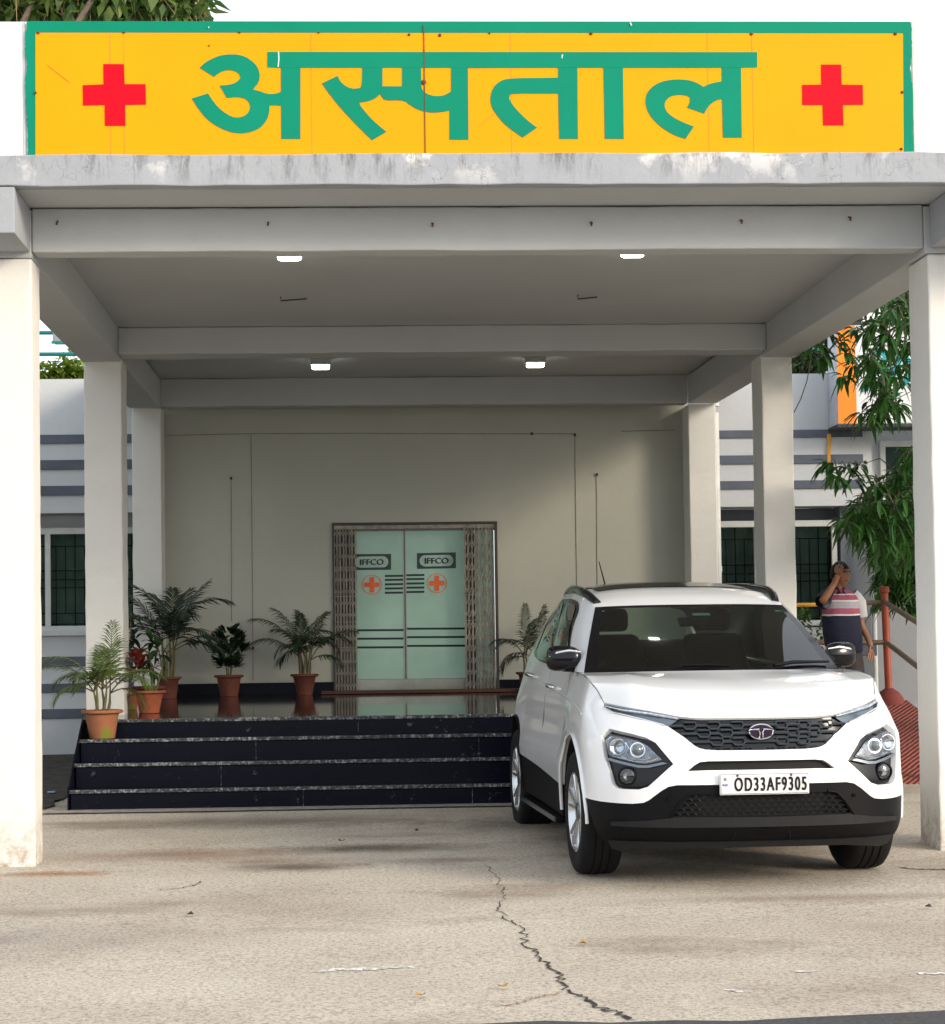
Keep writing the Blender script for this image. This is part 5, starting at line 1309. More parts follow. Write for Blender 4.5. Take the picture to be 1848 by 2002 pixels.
# 1: on the third step, front left
p = at(200, 1449, 15.97)
z1 = zs[2]
palm('potted_palm', 'yellow-green palm in an orange pot with a mossy patch on the step before the column', p.x, 15.97, z1+.001, .172, .105, .235, M['terrag'],
     [(88,.62,84,22),(60,.50,78,45),(175,.52,58,75),(195,.56,66,85),(150,.40,50,90),(5,.50,55,85),(-20,.46,50,100),(30,.44,60,80),(-70,.40,70,90),(200,.30,40,95),(-5,.36,30,120),(100,.45,75,60),(300,.42,65,95),(240,.35,60,95),(20,.55,45,85),(-35,.5,48,95),(165,.5,45,95),(210,.42,30,100),(75,.5,70,60),(110,.5,72,55)], M['palmlit'], leaf=.135, seed=3, canes=5, cane_h=.22)
# 2: red pot
p = at(292, 1392, 17.1); zp = plat_z(17.1)
c2x, c2y = p.x, 17.1
r2 = empty('potted_cordyline', (c2x, c2y, zp), 'bright red-orange pot with red leaved plant just right of the middle left column', 'potted plant', 'potted plants on the steps and landing')
pot(r2, c2x, c2y, zp, .152, .088, .20, M['terra'])
pot(r2, c2x-.02, c2y+.19, zp, .15, .09, .235, M['terra2'], 'rear_pot')
random.seed(11)
def blades(lb, base, n, L0, L1, wmax, el0, el1, droop=.35):
    for i in range(n):
        a = random.uniform(0, 6.28); e = random.uniform(el0, el1); L = random.uniform(L0, L1); d = Vector((math.cos(a)*math.cos(e), math.sin(a)*math.cos(e), math.sin(e)))
        s = d.cross(Vector((0,0,1))).normalized(); b0 = Vector(base)+Vector((random.uniform(-.03,.03), random.uniform(-.03,.03), random.uniform(-.12, .05)))
        nb = len(lb.v); K = 5
        for k in range(K+1):
            t = k/K; w_ = wmax*math.sin(math.pi*min(1, t*.92+.06))*.5; q = b0+d*L*t-Vector((0,0,droop*L*t*t))
            lb.v += [tuple(q-s*w_), tuple(q+s*w_)]
        lb.f += [(nb+2*k, nb+2*k+1, nb+2*k+3, nb+2*k+2) for k in range(K)]
lb = MB(); blades(lb, (c2x-.10, c2y-.06, zp+.46), 34, .18, .34, .05, .2, 1.1, .45); lb.build('red_leaves', M['crotonred'], r2, smooth=60)
lb = MB(); blades(lb, (c2x+.02, c2y+.05, zp+.45), 34, .15, .30, .030, -.1, 1.3, .6); blades(lb, (c2x+.06, c2y, zp+.62), 26, .12, .24, .05, -.2, 1.3, .4); lb.build('green_leaves', M['palm'], r2, smooth=60)
sb = MB(); sb.tube([(c2x+.02, c2y, zp+.17), (c2x+.03, c2y, zp+.35), (c2x+.0, c2y, zp+.55)], [.012,.010,.006], 7); sb.tube([(c2x-.03, c2y, zp+.17), (c2x-.07, c2y, zp+.48)], [.010,.006], 7); sb.tube([(c2x+.05, c2y, zp+.17), (c2x+.12, c2y, zp+.40), (c2x+.08, c2y, zp+.60)], [.010,.008,.006], 7); sb.build('stem', M['stem'], r2, smooth=60)
# 3: yellowish pot half behind the column
p = at(253, 1387, 17.8); zp = plat_z(17.8)
r3 = empty('potted_shrub', (p.x, 17.8, zp), 'small yellow-stained pot with a dark shrub, half hidden by the middle left column', 'potted plant', 'potted plants on the steps and landing')
pot(r3, p.x, 17.8, zp, .115, .07, .155, M['terrag'])
lb = MB(); random.seed(5); 
for k in range(5): blades(lb, (p.x+random.uniform(-.02,.06), 17.8+random.uniform(-.05,.1), zp+.45+.12*k), 12, .12, .22, .05, -.3, 1.2, .5)
lb.build('foliage', M['palmdark'], r3, smooth=60)
MB().tube([(p.x, 17.8, zp+.13), (p.x+.02, 17.82, zp+.9)], [.010,.005], 6).build('stem', M['stem'], r3)
# 4: big palm behind against the back column
p = at(334, 1361, 20.1); zp = plat_z(20.1)
palm('potted_palm', 'tall dark palm in a narrow pot beside the back left porch column', p.x-.02, 20.05, zp, .135, .085, .225, M['terra2'],
     [(20,0.82,78,35),(-12,0.82,62,80),(-35,0.73,52,90),(165,0.82,70,62),(185,0.69,62,85),(60,0.73,80,40),(150,0.65,78,30),(-60,0.60,60,90),(-90,0.69,66,85),(220,0.65,60,85),(10,0.69,42,80),(95,0.69,82,30),(-20,0.60,30,75),(200,0.73,75,55)], M['palmdark'], leaf=.20, wid=.022, seed=8, canes=6, cane_h=.42)
# 5: round bush
p = at(448, 1358, 20.45); zp = plat_z(20.45)
r5 = empty('potted_bush', (p.x, 20.45, zp), 'rounded dark leafy bush in a brownish pot against the wall left of the door', 'potted plant', 'potted plants on the steps and landing')
pot(r5, p.x, 20.45, zp, .158, .095, .225, M['terra2'])
lb = MB(); random.seed(21)
for k in range(95):
    h = random.uniform(0, 1); rr = .19*math.sin(math.pi*(.18+.72*h))*random.uniform(.3, 1); a = random.uniform(0, 6.28)
    bx, by, bz = p.x+rr*math.cos(a), 20.42+rr*math.sin(a)*.8, zp+.30+.40*h
    for q in range(7):
        az_ = a+random.uniform(-1.2, 1.2); e = random.uniform(-.2, 1.1); d = Vector((math.cos(az_)*math.cos(e), math.sin(az_)*math.cos(e), math.sin(e))); s = d.cross(Vector((0,0,1))).normalized(); L = random.uniform(.08, .13); w_ = .024
        nb = len(lb.v); b0 = Vector((bx, by, bz)); up = s.cross(d)*.006
        lb.v += [tuple(b0), tuple(b0+d*L*.35+s*w_*.7+up), tuple(b0+d*L*.7+s*w_+up), tuple(b0+d*L), tuple(b0+d*L*.7-s*w_+up), tuple(b0+d*L*.35-s*w_*.7+up)]
        lb.f += [(nb, nb+1, nb+2, nb+3, nb+4, nb+5)]
lb.build('foliage', M['bush'], r5)
sb = MB()
for k in range(7): a = k*.9; sb.tube([(p.x+.02*math.cos(a), 20.45, zp+.19), (p.x+.04*math.cos(a), 20.45+.03*math.sin(a), zp+.4), (p.x+.10*math.cos(a), 20.45+.06*math.sin(a), zp+.62)], [.008,.006,.003], 5)
sb.build('stem', M['stem'], r5)
# 6: palm left of the door
p = at(596, 1357, 20.45); zp = plat_z(20.45)
palm('potted_palm', 'wide spreading dark palm in a brown pot directly left of the folded gate', p.x, 20.42, zp, .150, .082, .225, M['terra2'],
     [(5,.62,62,70),(-8,.55,50,85),(20,.50,48,100),(172,.66,62,68),(186,.62,52,85),(160,.52,70,70),(200,.45,40,100),(40,.56,80,30),(120,.50,82,35),(30,.60,74,55),(150,.58,78,55),(270,.45,70,80),(250,.42,60,95),(300,.42,60,95),(-20,.42,30,95),(215,.40,22,90),(90,.45,85,30),(335,.48,60,80)], M['palmdark'], leaf=.13, wid=.014, seed=14, canes=7, cane_h=.26, curl=.1)
# 7: palm between the gate and the car
p = at(1030, 1338, 20.4)
palm('potted_palm', 'thin sparse palm right of the door, its pot half hidden behind the white car', p.x+.03, 20.4, plat_z(20.4), .145, .085, .215, M['terra2'],
     [(110,.62,112,-5),(85,.58,84,8),(165,.42,62,95),(178,.46,50,105),(190,.44,36,105),(205,.40,20,110),(40,.62,72,50),(15,.52,70,70),(-10,.48,60,85),(60,.50,76,40),(-40,.40,50,90)], M['palmdark'], leaf=.11, wid=.013, seed=31, canes=4, cane_h=.26, curl=.1)
# shrub behind the rail
random.seed(2)
sh = empty('shrub', (4.35, 19.8, .2), 'bright green bush behind the man and below the yellow rail', 'bush')
lb = MB()
for k in range(60):
    q = at(random.uniform(1560, 1612), random.uniform(1190, 1330), 19.8); q.y += random.uniform(-.3, .3); q.z = q.z
    blades(lb, tuple(q), 9, .06, .14, .035, -.5, 1.3, .4)
lb.build('foliage', leafmat('bright_bush_leaf', (.02, .07, .01), (.12, .26, .03), .45, .25), sh, smooth=60)
sb = MB()
for k in range(4): sb.tube([(4.4+.1*k, 19.8, .2), (4.45+.12*k, 19.8, 1.3)], [.012, .005], 6)
sb.build('stem', M['bark'], sh)

# ================================================================ ramp and railings
rp = empty('access_ramp', (4.9, 17.8, .1), 'red ribbed access ramp rising behind the car to the landing', 'ramp')
b = MB(); b.hexa([(4.12,16.3,-.1),(5.72,16.3,-.1),(5.72,19.2,-.1),(4.12,19.2,-.1),(4.12,16.3,gz(16.3)+.01),(5.72,16.3,gz(16.3)+.01),(5.72,19.2,.72),(4.12,19.2,.72)])
b.build('slope', M['ramp'], rp); MB().box(4.12, 5.72, 19.202, 20.6, -.1, .722).build('landing', M['ramp'], rp)
hr = empty('handrail', (5.4, 19.2, .72), 'handrail with one orange-red post and worn brown rails along the ramp behind the man', 'railing')
PB = at(1739, 1362, 19.15); PT = at(1729, 1152, 19.15)
MB().tube([(PB.x, PB.y, .70), (PT.x, PT.y, PT.z)], .038, 16).build('post', M['railred'], hr, smooth=60)
MB().lathe([(.038,.03),(.052,.02),(.052,-.03),(.038,-.04)], 16, (PT.x, PT.y, PT.z)).build('post_cap', M['railred'], hr, smooth=40)
MB().lathe([(.15,-.02),(.14,.05),(.095,.11),(.05,.14),(.035,.15)], 24, (PB.x, PB.y, .70)).build('post_base', plain('red_mound', (.17,.032,.024), .8, var=.2), hr, smooth=60)
def rail(pts, r, mat, nm='rail'): MB().tube(pts, r, 12).build(nm, mat, hr, smooth=60)
a = at(1690, 1181, 19.15); b_ = at(1729, 1177, 19.15); e0 = at(1560, 1183, 19.15)
rail([(e0.x-1.0, 19.2, e0.z), (a.x-.35, 19.2, a.z)], .022, M['railyellow'], 'yellow_rail'); rail([(a.x-.345, 19.2, a.z), (PT.x, 19.15, b_.z)], .024, M['railpaint'])
c = at(1690, 1254, 19.15); d = at(1733, 1256, 19.15); rail([(e0.x-.9, 19.2, c.z+.01), (PT.x+.01, 19.15, d.z)], .026, M['railpaint'])
q1 = at(1786, 1212, 17.3); q2 = at(1789, 1299, 17.3)
t = lambda P, Q, k: tuple(Vector(P).lerp(Vector(Q), k))
rail([(PT.x, 19.15, b_.z), t((PT.x, 19.15, b_.z), q1, 1), t((PT.x, 19.15, b_.z), q1, 1.5)], .026, M['railpaint'])
rail([(PT.x+.01, 19.15, d.z), t((PT.x+.01, 19.15, d.z), q2, 1), t((PT.x+.01, 19.15, d.z), q2, 1.5)], .026, M['railpaint'])
pe = t((PT.x, 19.15, b_.z), q1, 1.5); rail([(pe[0], pe[1], .1), pe], .034, M['railred'], 'post')
bx = at(1792, 1425, 17.9); MB().lathe([(.10,-.02),(.09,.06),(.02,.13)], 18, (5.60, 17.6, .40)).build('post_base', plain('dark_red_mound', (.10,.02,.018), .8), hr, smooth=60)
# thin grey pipe on the wing wall behind the post
gp_ = empty('wall_pipe', (5.7, 21, .2), 'thin grey pipe standing against the wing wall beside the red post', 'pipe')
xq = at(1712, 1250, 20.85).x; MB().tube([(xq, 20.88, .2), (xq, 20.88, zat(1712, 1010, 20.85))], .03, 12).build('pipe', M['winframe'], gp_, smooth=60)
gb_ = empty('wall_box', at(1700, 1300, 20.6), 'small grey ledge box on the wing wall below the mans hand', 'box')
for py0, py1 in ((1258, 1282), (1348, 1368)):
    a = at(1680, py0, 20.6); b2 = at(1716, py1, 20.6); MB().box(a.x, b2.x, 20.6, 20.90, b2.z, a.z).build('ledge', M['band'], gb_, bevel=.01)

# ================================================================ mango tree on the right
random.seed(9)
mg_ = empty('mango_tree', (6.6, 17.2, .1), 'mango tree with long drooping green leaves reaching in behind the front right column', 'tree')
tk = MB(); trunk = [(6.6,17.2,0),(6.55,17.2,1.0),(6.45,17.15,2.2),(6.35,17.1,3.4),(6.2,17.1,4.6)]
tk.tube(trunk, [.15,.13,.11,.085,.05], 14); tko = tk.build('trunk', M['bark'], mg_, smooth=60)
WH = []
def zone(n, x0, x1, y0, y1, Y0, Y1, fn=None):
    k = 0
    while k < n:
        x, y = random.uniform(x0, x1), random.uniform(y0, y1)
        if fn and not fn(x, y): continue
        WH.append((x, y, random.uniform(Y0, Y1))); k += 1
for p_ in [(1655,690),(1645,668),(1668,712),(1690,650),(1622,652),(1600,672),(1610,700),(1585,690),(1650,735),(1700,735),(1672,645)]: WH.append((*p_, 16.6))
zone(46, 1690, 1800, 585, 800, 15.6, 17.4, lambda x, y: x > 1700+abs(y-700)*.35-20)
zone(8, 1735, 1800, 560, 640, 15.6, 17)
for p_ in [(1685,806),(1700,815),(1715,790),(1755,800),(1735,815)]: WH.append((*p_, 16.5))
for p_ in [(1622,905),(1640,930),(1655,915),(1668,935),(1680,910),(1628,925)]: WH.append((*p_, 16.4))
zone(34, 1675, 1800, 880, 1010, 15.8, 17.6, lambda x, y: x > 1790-(y-860)*.9)
zone(56, 1650, 1800, 985, 1060, 15.8, 17.2, lambda x, y: x > 1650+max(0, y-1030)*2.2)
zone(26, 1712, 1800, 1060, 1150, 19.5, 20.4)
zone(10, 1722, 1800, 1050, 1085, 16.4, 17.4)
zone(26, 1705, 1800, 1130, 1192, 19.6, 20.5)
zone(50, 1700, 1800, 1000, 1110, 18.2, 20.0)
zone(60, 1800, 1900, 560, 1180, 16.2, 19)
zone(430, 1880, 2600, 350, 1200, 15.0, 20)  # unseen crown beyond the frame, added dense to shade wall, man and ramp
lb = MB(); br = MB()
def lance(lb, b0, d, L, w_, droop):
    s = d.cross(Vector((0,0,1)));
    if s.length < .05: s = Vector((1,0,0))
    s.normalize(); K = 5; nb = len(lb.v); up = s.cross(d)
    for k in range(K+1):
        t = k/K; ww = w_*(math.sin(math.pi*min(1, .06+t*.94))**.8)*.5 if 0 < k < K else w_*.04
        q = b0+d*L*t-Vector((0,0,droop*L*t*t)); f = up*ww*.45
        lb.v += [tuple(q-s*ww+f), tuple(q), tuple(q+s*ww+f)]
    for k in range(K): a = nb+3*k; lb.f += [(a, a+1, a+4, a+3), (a+1, a+2, a+5, a+4)]
limbs = [(2, Vector((5.6,16.9,2.5))), (3, Vector((5.5,16.7,3.6))), (3, Vector((5.3,16.8,3.2)))]
for s_, p_ in limbs: br.tube([trunk[s_], tuple(Vector(trunk[s_]).lerp(p_, .5)+Vector((0,0,.12))), tuple(p_)], [.05,.035,.02], 8)
ends = [Vector(l[1]) for l in limbs] + [Vector(trunk[4]), Vector((6.3,17,2.4)), Vector((6.35,17.1,3.2))]
CW = sorted([at(*q_) for q_ in WH], key=lambda c_: min((c_-e_).length for e_ in ends))
for i, c in enumerate(CW):
    e = min(ends, key=lambda q: (q-c).length+.15*max(0, c.x-q.x)); ends.append(c)
    br.tube([tuple(e), tuple(e.lerp(c, .5)+Vector((0,0,.10))), tuple(c)], [.008,.005,.003], 5, cap=False)
    for q in range(random.randint(9, 14)):
        a = random.uniform(0, 6.28); el_ = random.uniform(-.9, .75); d = Vector((math.cos(a)*math.cos(el_), math.sin(a)*math.cos(el_), math.sin(el_)))
        lance(lb, c+d*.015, d, random.uniform(.12, .20), random.uniform(.032, .046), random.uniform(.25, .75))
lb.build('crown', M['leaf'], mg_, smooth=80); br.build('branches', M['bark'], mg_, smooth=60)

# ================================================================ trees behind the buildings
def back_tree(label, tx, ty, tz0, blobs, mat, leafL, leafW, n, twigs=0, seed=0, hang=.2, group='trees behind the hospital'):
    random.seed(seed)
    root = empty('background_tree', (tx, ty, tz0), label, 'tree', group)
    c0 = sum((b[0] for b in blobs), Vector())/len(blobs)
    t_ = MB(); t_.tube([(tx, ty, tz0), tuple(Vector((tx, ty, tz0)).lerp(c0, .5)), tuple(c0)], [.22,.17,.10], 10)
    for b in blobs: t_.tube([tuple(Vector((tx, ty, tz0)).lerp(c0, .7)), tuple(b[0])], [.09,.03], 6)
    t_.build('trunk', M['bark'], root, smooth=60)
    lb = MB(); tw = MB()
    for c, r_ in blobs:
        for k in range(n):
            v = Vector((random.gauss(0,1), random.gauss(0,1), random.gauss(0,1))).normalized()*r_.x*random.uniform(.3, 1)**.6
            v.z *= r_.y; q = c+v
            for j in range(3):
                a = random.uniform(0, 6.28); e = random.uniform(-1.3, .6)-hang; d = Vector((math.cos(a)*math.cos(e), math.sin(a)*math.cos(e), math.sin(e)))
                s = d.cross(Vector((.1,.2,1))).normalized(); L = leafL*random.uniform(.6, 1.2); w_ = leafW*random.uniform(.7, 1.1)*.5
                b0 = q+Vector((random.uniform(-.1,.1), random.uniform(-.1,.1), random.uniform(-.1,.1))); nb = len(lb.v)
                lb.v += [tuple(b0), tuple(b0+d*L*.35+s*w_), tuple(b0+d*L), tuple(b0+d*L*.35-s*w_)]; lb.f.append((nb, nb+1, nb+2, nb+3))
        for k in range(twigs):
            v = Vector((random.uniform(-1,1), random.uniform(-.6,.2), random.uniform(-.2,1)))*r_.x*.9; v.z *= r_.y; q = c+v
            e = q+Vector((random.uniform(-.5,.6), random.uniform(-.2,.2), -random.uniform(.4, 1.0)))
            tw.tube([tuple(q), tuple(q.lerp(e, .5)+Vector((random.uniform(-.08,.08),0,.03))), tuple(e)], [.012,.009,.004], 4, cap=False)
    lb.build('crown', mat, root)
    if twigs: tw.build('twigs', plain('pale_twig', (.36,.24,.13), .9), root)
V2 = lambda a, b: Vector((a, b))
tw_ = []
for px, py, r_ in ((-40,-60,1.1),(40,-30,.75),(110,-15,.62),(190,-25,.7),(250,-12,.6),(310,-25,.62),(365,10,.33),(-20,20,.5),(60,10,.4),(160,12,.4),(225,12,.42),(300,8,.4),(120,-120,1.2),(260,-130,1.1)):
    tw_.append((at(px, py, 25), V2(r_, .8)))
tw_ += 3*[(Vector((-6.2,18.5,3.6)), V2(1.7,.9)), (Vector((-6.0,16.2,4.6)), V2(1.6,.8)), (Vector((-7.5,20,4.5)), V2(2.0,.9)), (Vector((-5.6,20.2,2.6)), V2(1.6,.9)), (Vector((-5.2,14.2,2.8)), V2(1.6,1.1))]  # unseen crown masses to the left, added to shade the left wing
back_tree('tree with hanging twigs and creepers showing above the left end of the sign', -7.6, 25.4, 0, tw_, M['leafmix'], .26, .14, 75, twigs=12, seed=4, hang=.5)
tw_ = [(at(px, py, 25), V2(r_, .7)) for px, py, r_ in ((70,735,.32),(100,738,.22),(130,728,.22),(155,722,.30),(165,745,.35),(40,740,.4))]
back_tree('sunlit yellow-green creeper tree showing over the left wing roof', -4.2, 25.6, 0, tw_, M['leafy'], .13, .07, 70, twigs=0, seed=6, hang=.1)
tw_ = [(at(px, py, 27), V2(r_, .9)) for px, py, r_ in ((1560,700,.55),(1600,680,.6),(1630,710,.5),(1590,640,.6),(1640,650,.5),(1570,740,.5),(1540,730,.4))]
back_tree('dark dense tree seen over the right wing roof beside the hoarding', 7.0, 27.2, 0, tw_, M['leaf2'], .12, .06, 260, seed=12)
tw_ = [(at(px, py, 36), V2(r_, .9)) for px, py, r_ in ((1740,570,.5),(1775,560,.6),(1730,595,.4),(1800,590,.6))]
back_tree('brownish tree top far behind the white rear block', 11.2, 36.2, 0, tw_, leafmat('brownish_leaf', (.05,.045,.02), (.12,.10,.045), .7, .1), .13, .05, 220, seed=13)
# small plants at the soil edge left of the steps
random.seed(77)
# litter on the soil
lp = MB(); p = gpt(100, 1555); lp.box(p.x-.03, p.x+.04, p.y-.03, p.y+.03, p.z+.02, p.z+.035)
tag(lp.build('paper_scrap', plain('bluish_scrap', (.30,.36,.55), .7), bevel=.005), 'small bluish paper scrap on the dark soil left of the steps', 'litter')

# ================================================================ the man
MY = 17.55
man = empty('person', (4.55, MY, .39), 'man in a striped polo shirt rubbing his forehead with one hand on the ramp', 'person')
def mp(px, py, dy=0): 
    q = at(px, py, MY); return Vector((q.x, MY+dy, q.z))
def skinmesh(name, mat, chains, parent, sub=1, extra=None, local_off=None):
    """chains: list of lists of (point, radius or (rx, ry)); joined where a chain starts at an earlier point index"""
    me = bpy.data.meshes.new(name); vs = []; es = []; rs = []; roots = []
    for ch in chains:
        start, pts = ch
        prev = start
        if start is None: roots.append(len(vs))
        for p_, r_ in pts:
            vs.append(tuple(Vector(p_)-man.location)); rs.append(r_)
            if prev is not None: es.append((prev, len(vs)-1))
            prev = len(vs)-1
    me.from_pydata(vs, es, []); o = bpy.data.objects.new(name, me); col.objects.link(o); o.parent = parent
    o.modifiers.new('skin', 'SKIN')
    if not me.skin_vertices: me.skin_vertices.new()
    sv = me.skin_vertices[0].data
    for i, r_ in enumerate(rs): sv[i].radius = r_ if isinstance(r_, tuple) else (r_, r_); sv[i].use_root = i in roots
    o.modifiers['skin'].use_smooth_shade = True
    s_ = o.modifiers.new('sub', 'SUBSURF'); s_.levels = sub; s_.render_levels = sub
    me.materials.append(mat); return o
M['skin'] = plain('brown_skin', (.30, .135, .07), .45, var=.12, scale=14)
M['hair'] = plain('black_hair', (.008, .007, .007), .5, var=.3, scale=60, bmp=.6)
M['trousers'] = plain('dark_brown_trousers', (.030, .022, .022), .8, var=.25, scale=12, bmp=.5)
def shirtmat():
    m, nt, b = new_mat('striped_polo')
    tc = nt.nodes.new('ShaderNodeTexCoord'); sx = nt.nodes.new('ShaderNodeSeparateXYZ'); nt.links.new(tc.outputs['Object'], sx.inputs[0])
    n = nt.nodes.new('ShaderNodeTexNoise'); n.inputs['Scale'].default_value = 6; nt.links.new(tc.outputs['Object'], n.inputs['Vector'])
    ad = nt.nodes.new('ShaderNodeMath'); ad.operation = 'MULTIPLY_ADD'; ad.inputs[1].default_value = .022; nt.links.new(n.outputs['Fac'], ad.inputs[0]); nt.links.new(sx.outputs['Z'], ad.inputs[2])
    z0 = zat(1650, 1271, MY)-.39; z1 = zat(1650, 1146, MY)-.39
    mr = nt.nodes.new('ShaderNodeMapRange'); mr.inputs['From Min'].default_value = z0+.011; mr.inputs['From Max'].default_value = z1+.011; nt.links.new(ad.outputs[0], mr.inputs['Value'])
    f = lambda py: (1271-py)/125
    navy, wh, pk, gr_ = (.006,.009,.032), (.62,.60,.60), (.34,.075,.14), (.36,.36,.40)
    c = ramp(nt, mr.outputs[0], [(0, navy), (f(1204.5), wh), (f(1201.5), pk), (f(1190), gr_), (f(1177), wh), (f(1174), pk), (f(1164.5), wh), (f(1162), pk), (f(1150), navy)], 'CONSTANT')
    nt.links.new(c, b.inputs['Base Color']); b.inputs['Roughness'].default_value = .85
    bump(nt, b, noise(nt, tc.outputs['Object'], 9, 4), .5, .03); return m
M['shirt'] = shirtmat()
# head centre etc from the picture
HC = mp(1640, 1122)
pelvis = mp(1650, 1285, .02); belly = mp(1646, 1240, -.02); chest = mp(1645, 1185, 0); neckb = mp(1642, 1158, .01); neck = mp(1641, 1147, 0)
shL = mp(1616, 1166, 0); elL = mp(1600, 1176, -.17); wrL = mp(1627, 1135, -.16); 
shR = mp(1676, 1168, .03); elR = mp(1686, 1222, .04); wrR = mp(1699, 1255, -.02)
hipL = mp(1634, 1300, .02); hipR = mp(1668, 1300, .02)
kneeL = Vector((hipL.x-.02, MY-.03, .39+.48)); kneeR = Vector((hipR.x+.02, MY-.02, .39+.48))
footz = lambda y: gz(16.3)+.01 + (y-16.3)/2.9*(.72-gz(16.3)-.01)
ankL = Vector((hipL.x-.03, MY+.04, footz(MY)+.09)); ankR = Vector((hipR.x+.03, MY+.10, footz(MY+.1)+.09))
ch = []
ch.append((None, [(pelvis, (.105,.085)), (belly, (.125,.10)), (chest, (.13,.085)), (neckb, (.07,.06)), (neck, .052), (mp(1641,1138,-.01), (.062,.07)), (mp(1643,1122,.0), (.070,.080)), (mp(1643,1110,.005), (.060,.072))]))
ch.append((2, [(shL, .058), (mp(1606,1174,-.09), .048), (elL, .040), (mp(1614,1155,-.17), .036), (wrL, .026), (mp(1629,1124,-.155), (.034,.02))]))
hi = 13
ch.append((2, [(shR, .058), (mp(1682,1196,.04), .045), (elR, .037), (mp(1694,1240,.01), .033), (wrR, .028), (mp(1700,1260,-.025), (.028,.03)), (mp(1701,1266,-.03), (.022,.036))]))
ch.append((0, [(hipL, .066), (kneeL, .058), (ankL, .04), (Vector((ankL.x-.01, ankL.y-.13, ankL.z-.055)), (.04,.03))]))
ch.append((0, [(hipR, .066), (kneeR, .058), (ankR, .04), (Vector((ankR.x+.02, ankR.y-.13, ankR.z-.055)), (.04,.03))]))
# fingers: raised hand lies curled on the forehead; hanging hand relaxed
palmL = mp(1629,1124,-.155); palmR = mp(1701,1266,-.03)
for k, (a, b_, c_) in enumerate([((1624,1118),(1625,1111),(1629,1106)), ((1628,1116),(1630,1108),(1634,1104)), ((1632,1117),(1635,1109),(1639,1105)), ((1635,1119),(1638,1112),(1642,1109))]):
    ch.append((None, [(palmL.lerp(mp(*a,-.16), .4), .0095), (mp(*a,-.165), .0095), (mp(*b_,-.165), .009), (mp(*c_,-.140), .0075)]))
ch.append((None, [(mp(1631,1129,-.15), .011), (mp(1637,1126,-.15), .0095), (mp(1640,1121,-.135), .008)]))
for k, (a, b_, c_) in enumerate([((1697,1274),(1695,1283),(1692,1290)), ((1700,1276),(1699,1286),(1696,1293)), ((1703,1276),(1704,1286),(1701,1293)), ((1706,1274),(1708,1282),(1707,1289))]):
    ch.append((None, [(palmR.lerp(mp(*a,-.03+.01*k), .4), .0105), (mp(*a,-.035+.012*k), .0095), (mp(*b_,-.05+.012*k), .009), (mp(*c_,-.06+.012*k), .0075)]))
ch.append((None, [(mp(1699,1262,-.05), .011), (mp(1697,1270,-.065), .0095), (mp(1696,1276,-.07), .008)]))
skinmesh('body', M['skin'], ch, man)
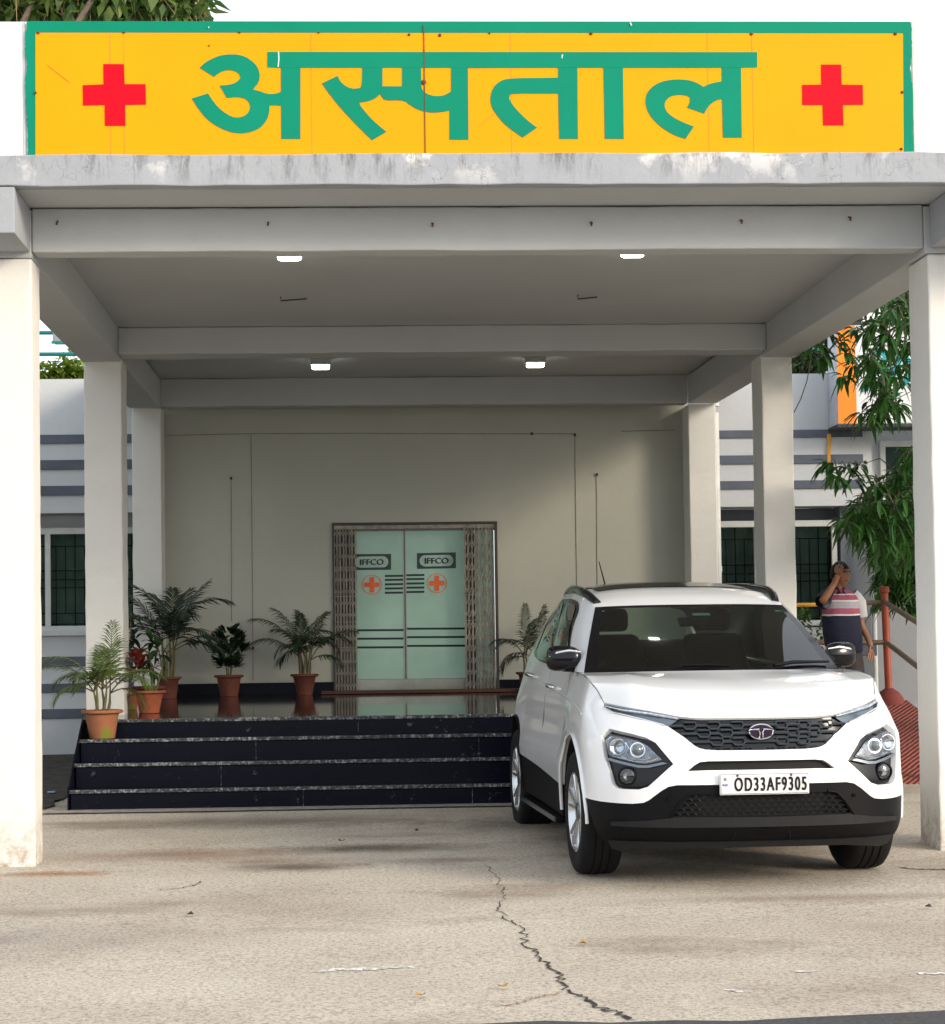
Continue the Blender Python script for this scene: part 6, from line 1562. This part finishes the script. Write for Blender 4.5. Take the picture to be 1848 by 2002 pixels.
# head sculpt: nose, ears, lips, brow, eyes on a smooth head form turned to the right of the picture
def head():
    b = MB(); n1, n2 = 26, 32; yaw = R(27); c = mp(1643, 1124, -.01)
    cz, sz = math.cos(yaw), math.sin(yaw)
    for i in range(n1+1):
        th = math.pi*i/n1; z = math.cos(th)
        for j in range(n2):
            ph = 2*math.pi*j/n2; x = math.sin(th)*math.cos(ph); y = math.sin(th)*math.sin(ph)     # face looks along -y
            X, Y_, Z = x*.077, y*.100, z*.120
            if z < 0: X *= 1-.36*(-z)**1.4; Y_ = Y_*(1-.18*(-z)) - .012*(-z)
            fr = max(0, -y)
            def g(cx, cz_, sx_, sz_): return math.exp(-((X-cx)/sx_)**2-((Z-cz_)/sz_)**2)*fr
            Y_ -= .024*g(0, -.022, .014, .020) + .010*g(0, .006, .009, .022) + .008*g(0, -.062, .026, .008) + .006*g(0, -.098, .025, .015) + .007*g(0, .028, .05, .008)
            Y_ += .009*g(.030, .008, .015, .011) + .009*g(-.030, .008, .015, .011) + .004*g(0, -.050, .02, .004)
            b.v.append((c.x+X*cz-Y_*sz, c.y+X*sz+Y_*cz, c.z+Z))
    b.f = [(i*n2+j, i*n2+(j+1)%n2, (i+1)*n2+(j+1)%n2, (i+1)*n2+j) for i in range(n1) for j in range(n2)]
    o = b.build('head', M['skin'], man, smooth=80)
    def L(x, y, z): return (c.x+x*cz-y*sz, c.y+x*sz+y*cz, c.z+z)
    for sg in (-1, 1):
        e = MB(); e.lathe([(.0001,-.022),(.012,-.016),(.019,0),(.014,.006),(.0001,.002)], 12, (0,0,0), 'x'); e.v = [L(sg*(.074)+v[0]*.35*sg, .012+v[1]*.8, -.008+v[2]*1.6) for v in e.v]; sub(e, 'ear', M['skin'], o, smooth=80)
        e = MB(); e.add([L(sg*.030+dx, -.0865+abs(dx)*.5, .006+dz) for dx, dz in ((-.016,0),(-.007,.007),(.007,.007),(.016,0),(.007,-.006),(-.007,-.006))], [(0,1,2,3,4,5)]); sub(e, 'eye', M['hair'], o)
        e = MB(); e.tube([L(sg*.012, -.098, .024), L(sg*.028, -.093, .029), L(sg*.044, -.080, .024)], [.005,.006,.003], 6); sub(e, 'eyebrow', M['hair'], o)
    e = MB(); e.tube([L(-.020, -.080, -.060), L(-.008, -.088, -.058), L(.008, -.088, -.058), L(.020, -.080, -.060)], [.003,.006,.006,.003], 6); sub(e, 'lips', plain('lips', (.09,.03,.025), .5), o, smooth=60)
    h = MB()
    for i in range(n1+1):
        th = math.pi*.62*i/n1; z = math.cos(th)
        for j in range(n2):
            ph = 2*math.pi*j/n2; x = math.sin(th)*math.cos(ph); y = math.sin(th)*math.sin(ph)
            k_ = 1.075+random.uniform(-.012, .012); X, Y_, Z = x*.077*k_, y*.100*k_+.004, z*.120*k_
            front_ = max(0, -y)
            lim = .052 + .0*front_ if front_ > .25 else (-.03 if abs(x) > .55 else -.085)
            if Z < lim:
                Z = lim; X *= .90; Y_ *= .90 if front_ > .25 else .97
            h.v.append(L(X, Y_, Z))
    h.f = [(i*n2+j, i*n2+(j+1)%n2, (i+1)*n2+(j+1)%n2, (i+1)*n2+j) for i in range(n1) for j in range(n2)]
    h.build('hair', M['hair'], man, smooth=70)
head()
# polo shirt: shaped sections from hem to shoulders
sh_ = MB(); secs = [(1274, 1652, .165, .145, 0), (1262, 1650, .172, .155, -.01), (1240, 1646, .180, .172, -.03), (1215, 1644, .178, .165, -.03), (1195, 1643, .172, .145, -.02), (1178, 1643, .170, .130, -.01), (1166, 1644, .158, .115, 0), (1158, 1643, .115, .090, .005), (1152, 1641, .070, .068, .005)]
n = 36
for py, px, rx, ry, dy in secs:
    c = mp(px, py, dy)
    for j in range(n):
        a = 2*math.pi*j/n; wr = 1+.018*math.sin(5*a+py*.13)+.012*math.sin(9*a+py*.3)
        sh_.v.append((c.x+rx*wr*math.copysign(abs(math.cos(a))**.85, math.cos(a)), c.y+ry*wr*math.copysign(abs(math.sin(a))**.9, math.sin(a)), c.z))
sh_.f = [(i*n+j, i*n+(j+1)%n, (i+1)*n+(j+1)%n, (i+1)*n+j) for i in range(len(secs)-1) for j in range(n)]
so2 = sh_.build('shirt', M['shirt'], man, smooth=80); s_ = so2.modifiers.new('s', 'SUBSURF'); s_.levels = s_.render_levels = 2
for pts, mt in (([shL+Vector((.05,.01,.01)), mp(1610,1171,-.05), mp(1603,1178,-.115)], plain('navy_sleeve', (.010,.014,.04), .85)), ([shR+Vector((-.05,0,.02)), mp(1680,1178,.03), mp(1684,1206,.045)], plain('sunlit_sleeve', (.55,.55,.58), .8))):  # right sleeve coloured pale for the sunlight falling on it
    b = MB(); b.tube([tuple(pts[0]), tuple(pts[0].lerp(pts[1], .6)), tuple(pts[1]), tuple(pts[2])], [.078,.078,.074,.072], 16, cap=False); b.build('sleeve', mt, man, smooth=70)
cl = MB()
for sg in (-1, 1):
    cl.add([mp(1641+sg*2, 1160, -.105), mp(1641+sg*10, 1163, -.10), mp(1641+sg*11, 1150, -.03), mp(1641+sg*9, 1146, .02), mp(1641+sg*6, 1149, -.065)], [(0,1,2,4), (2,3,4)])
cl.build('collar', plain('navy_collar', (.012,.014,.04), .85), man)
tr = MB()
for hp, kn, an in ((hipL, kneeL, ankL), (hipR, kneeR, ankR)):
    sg = -1 if hp is hipL else 1
    b = MB(); top_ = pelvis+Vector((sg*.075, 0, .06)); b.tube([tuple(top_), tuple(hp), tuple(hp.lerp(kn, .5)), tuple(kn), tuple(kn.lerp(an, .6)), tuple(an-Vector((0,0,.03)))], [.095,.108,.10,.082,.078,.080], 18, cap=False); tr.add(b.v, b.f)
    MB().hexa([tuple(an+Vector(q)) for q in ((-.045,-.17,-.09),(.045,-.17,-.09),(.04,.07,-.09),(-.04,.07,-.09),(-.03,-.15,-.045),(.03,-.15,-.045),(.035,.06,-.01),(-.035,.06,-.01))]).build('shoe', M['cabin'], man, bevel=.015)
tro = tr.build('trousers', M['trousers'], man, smooth=70)
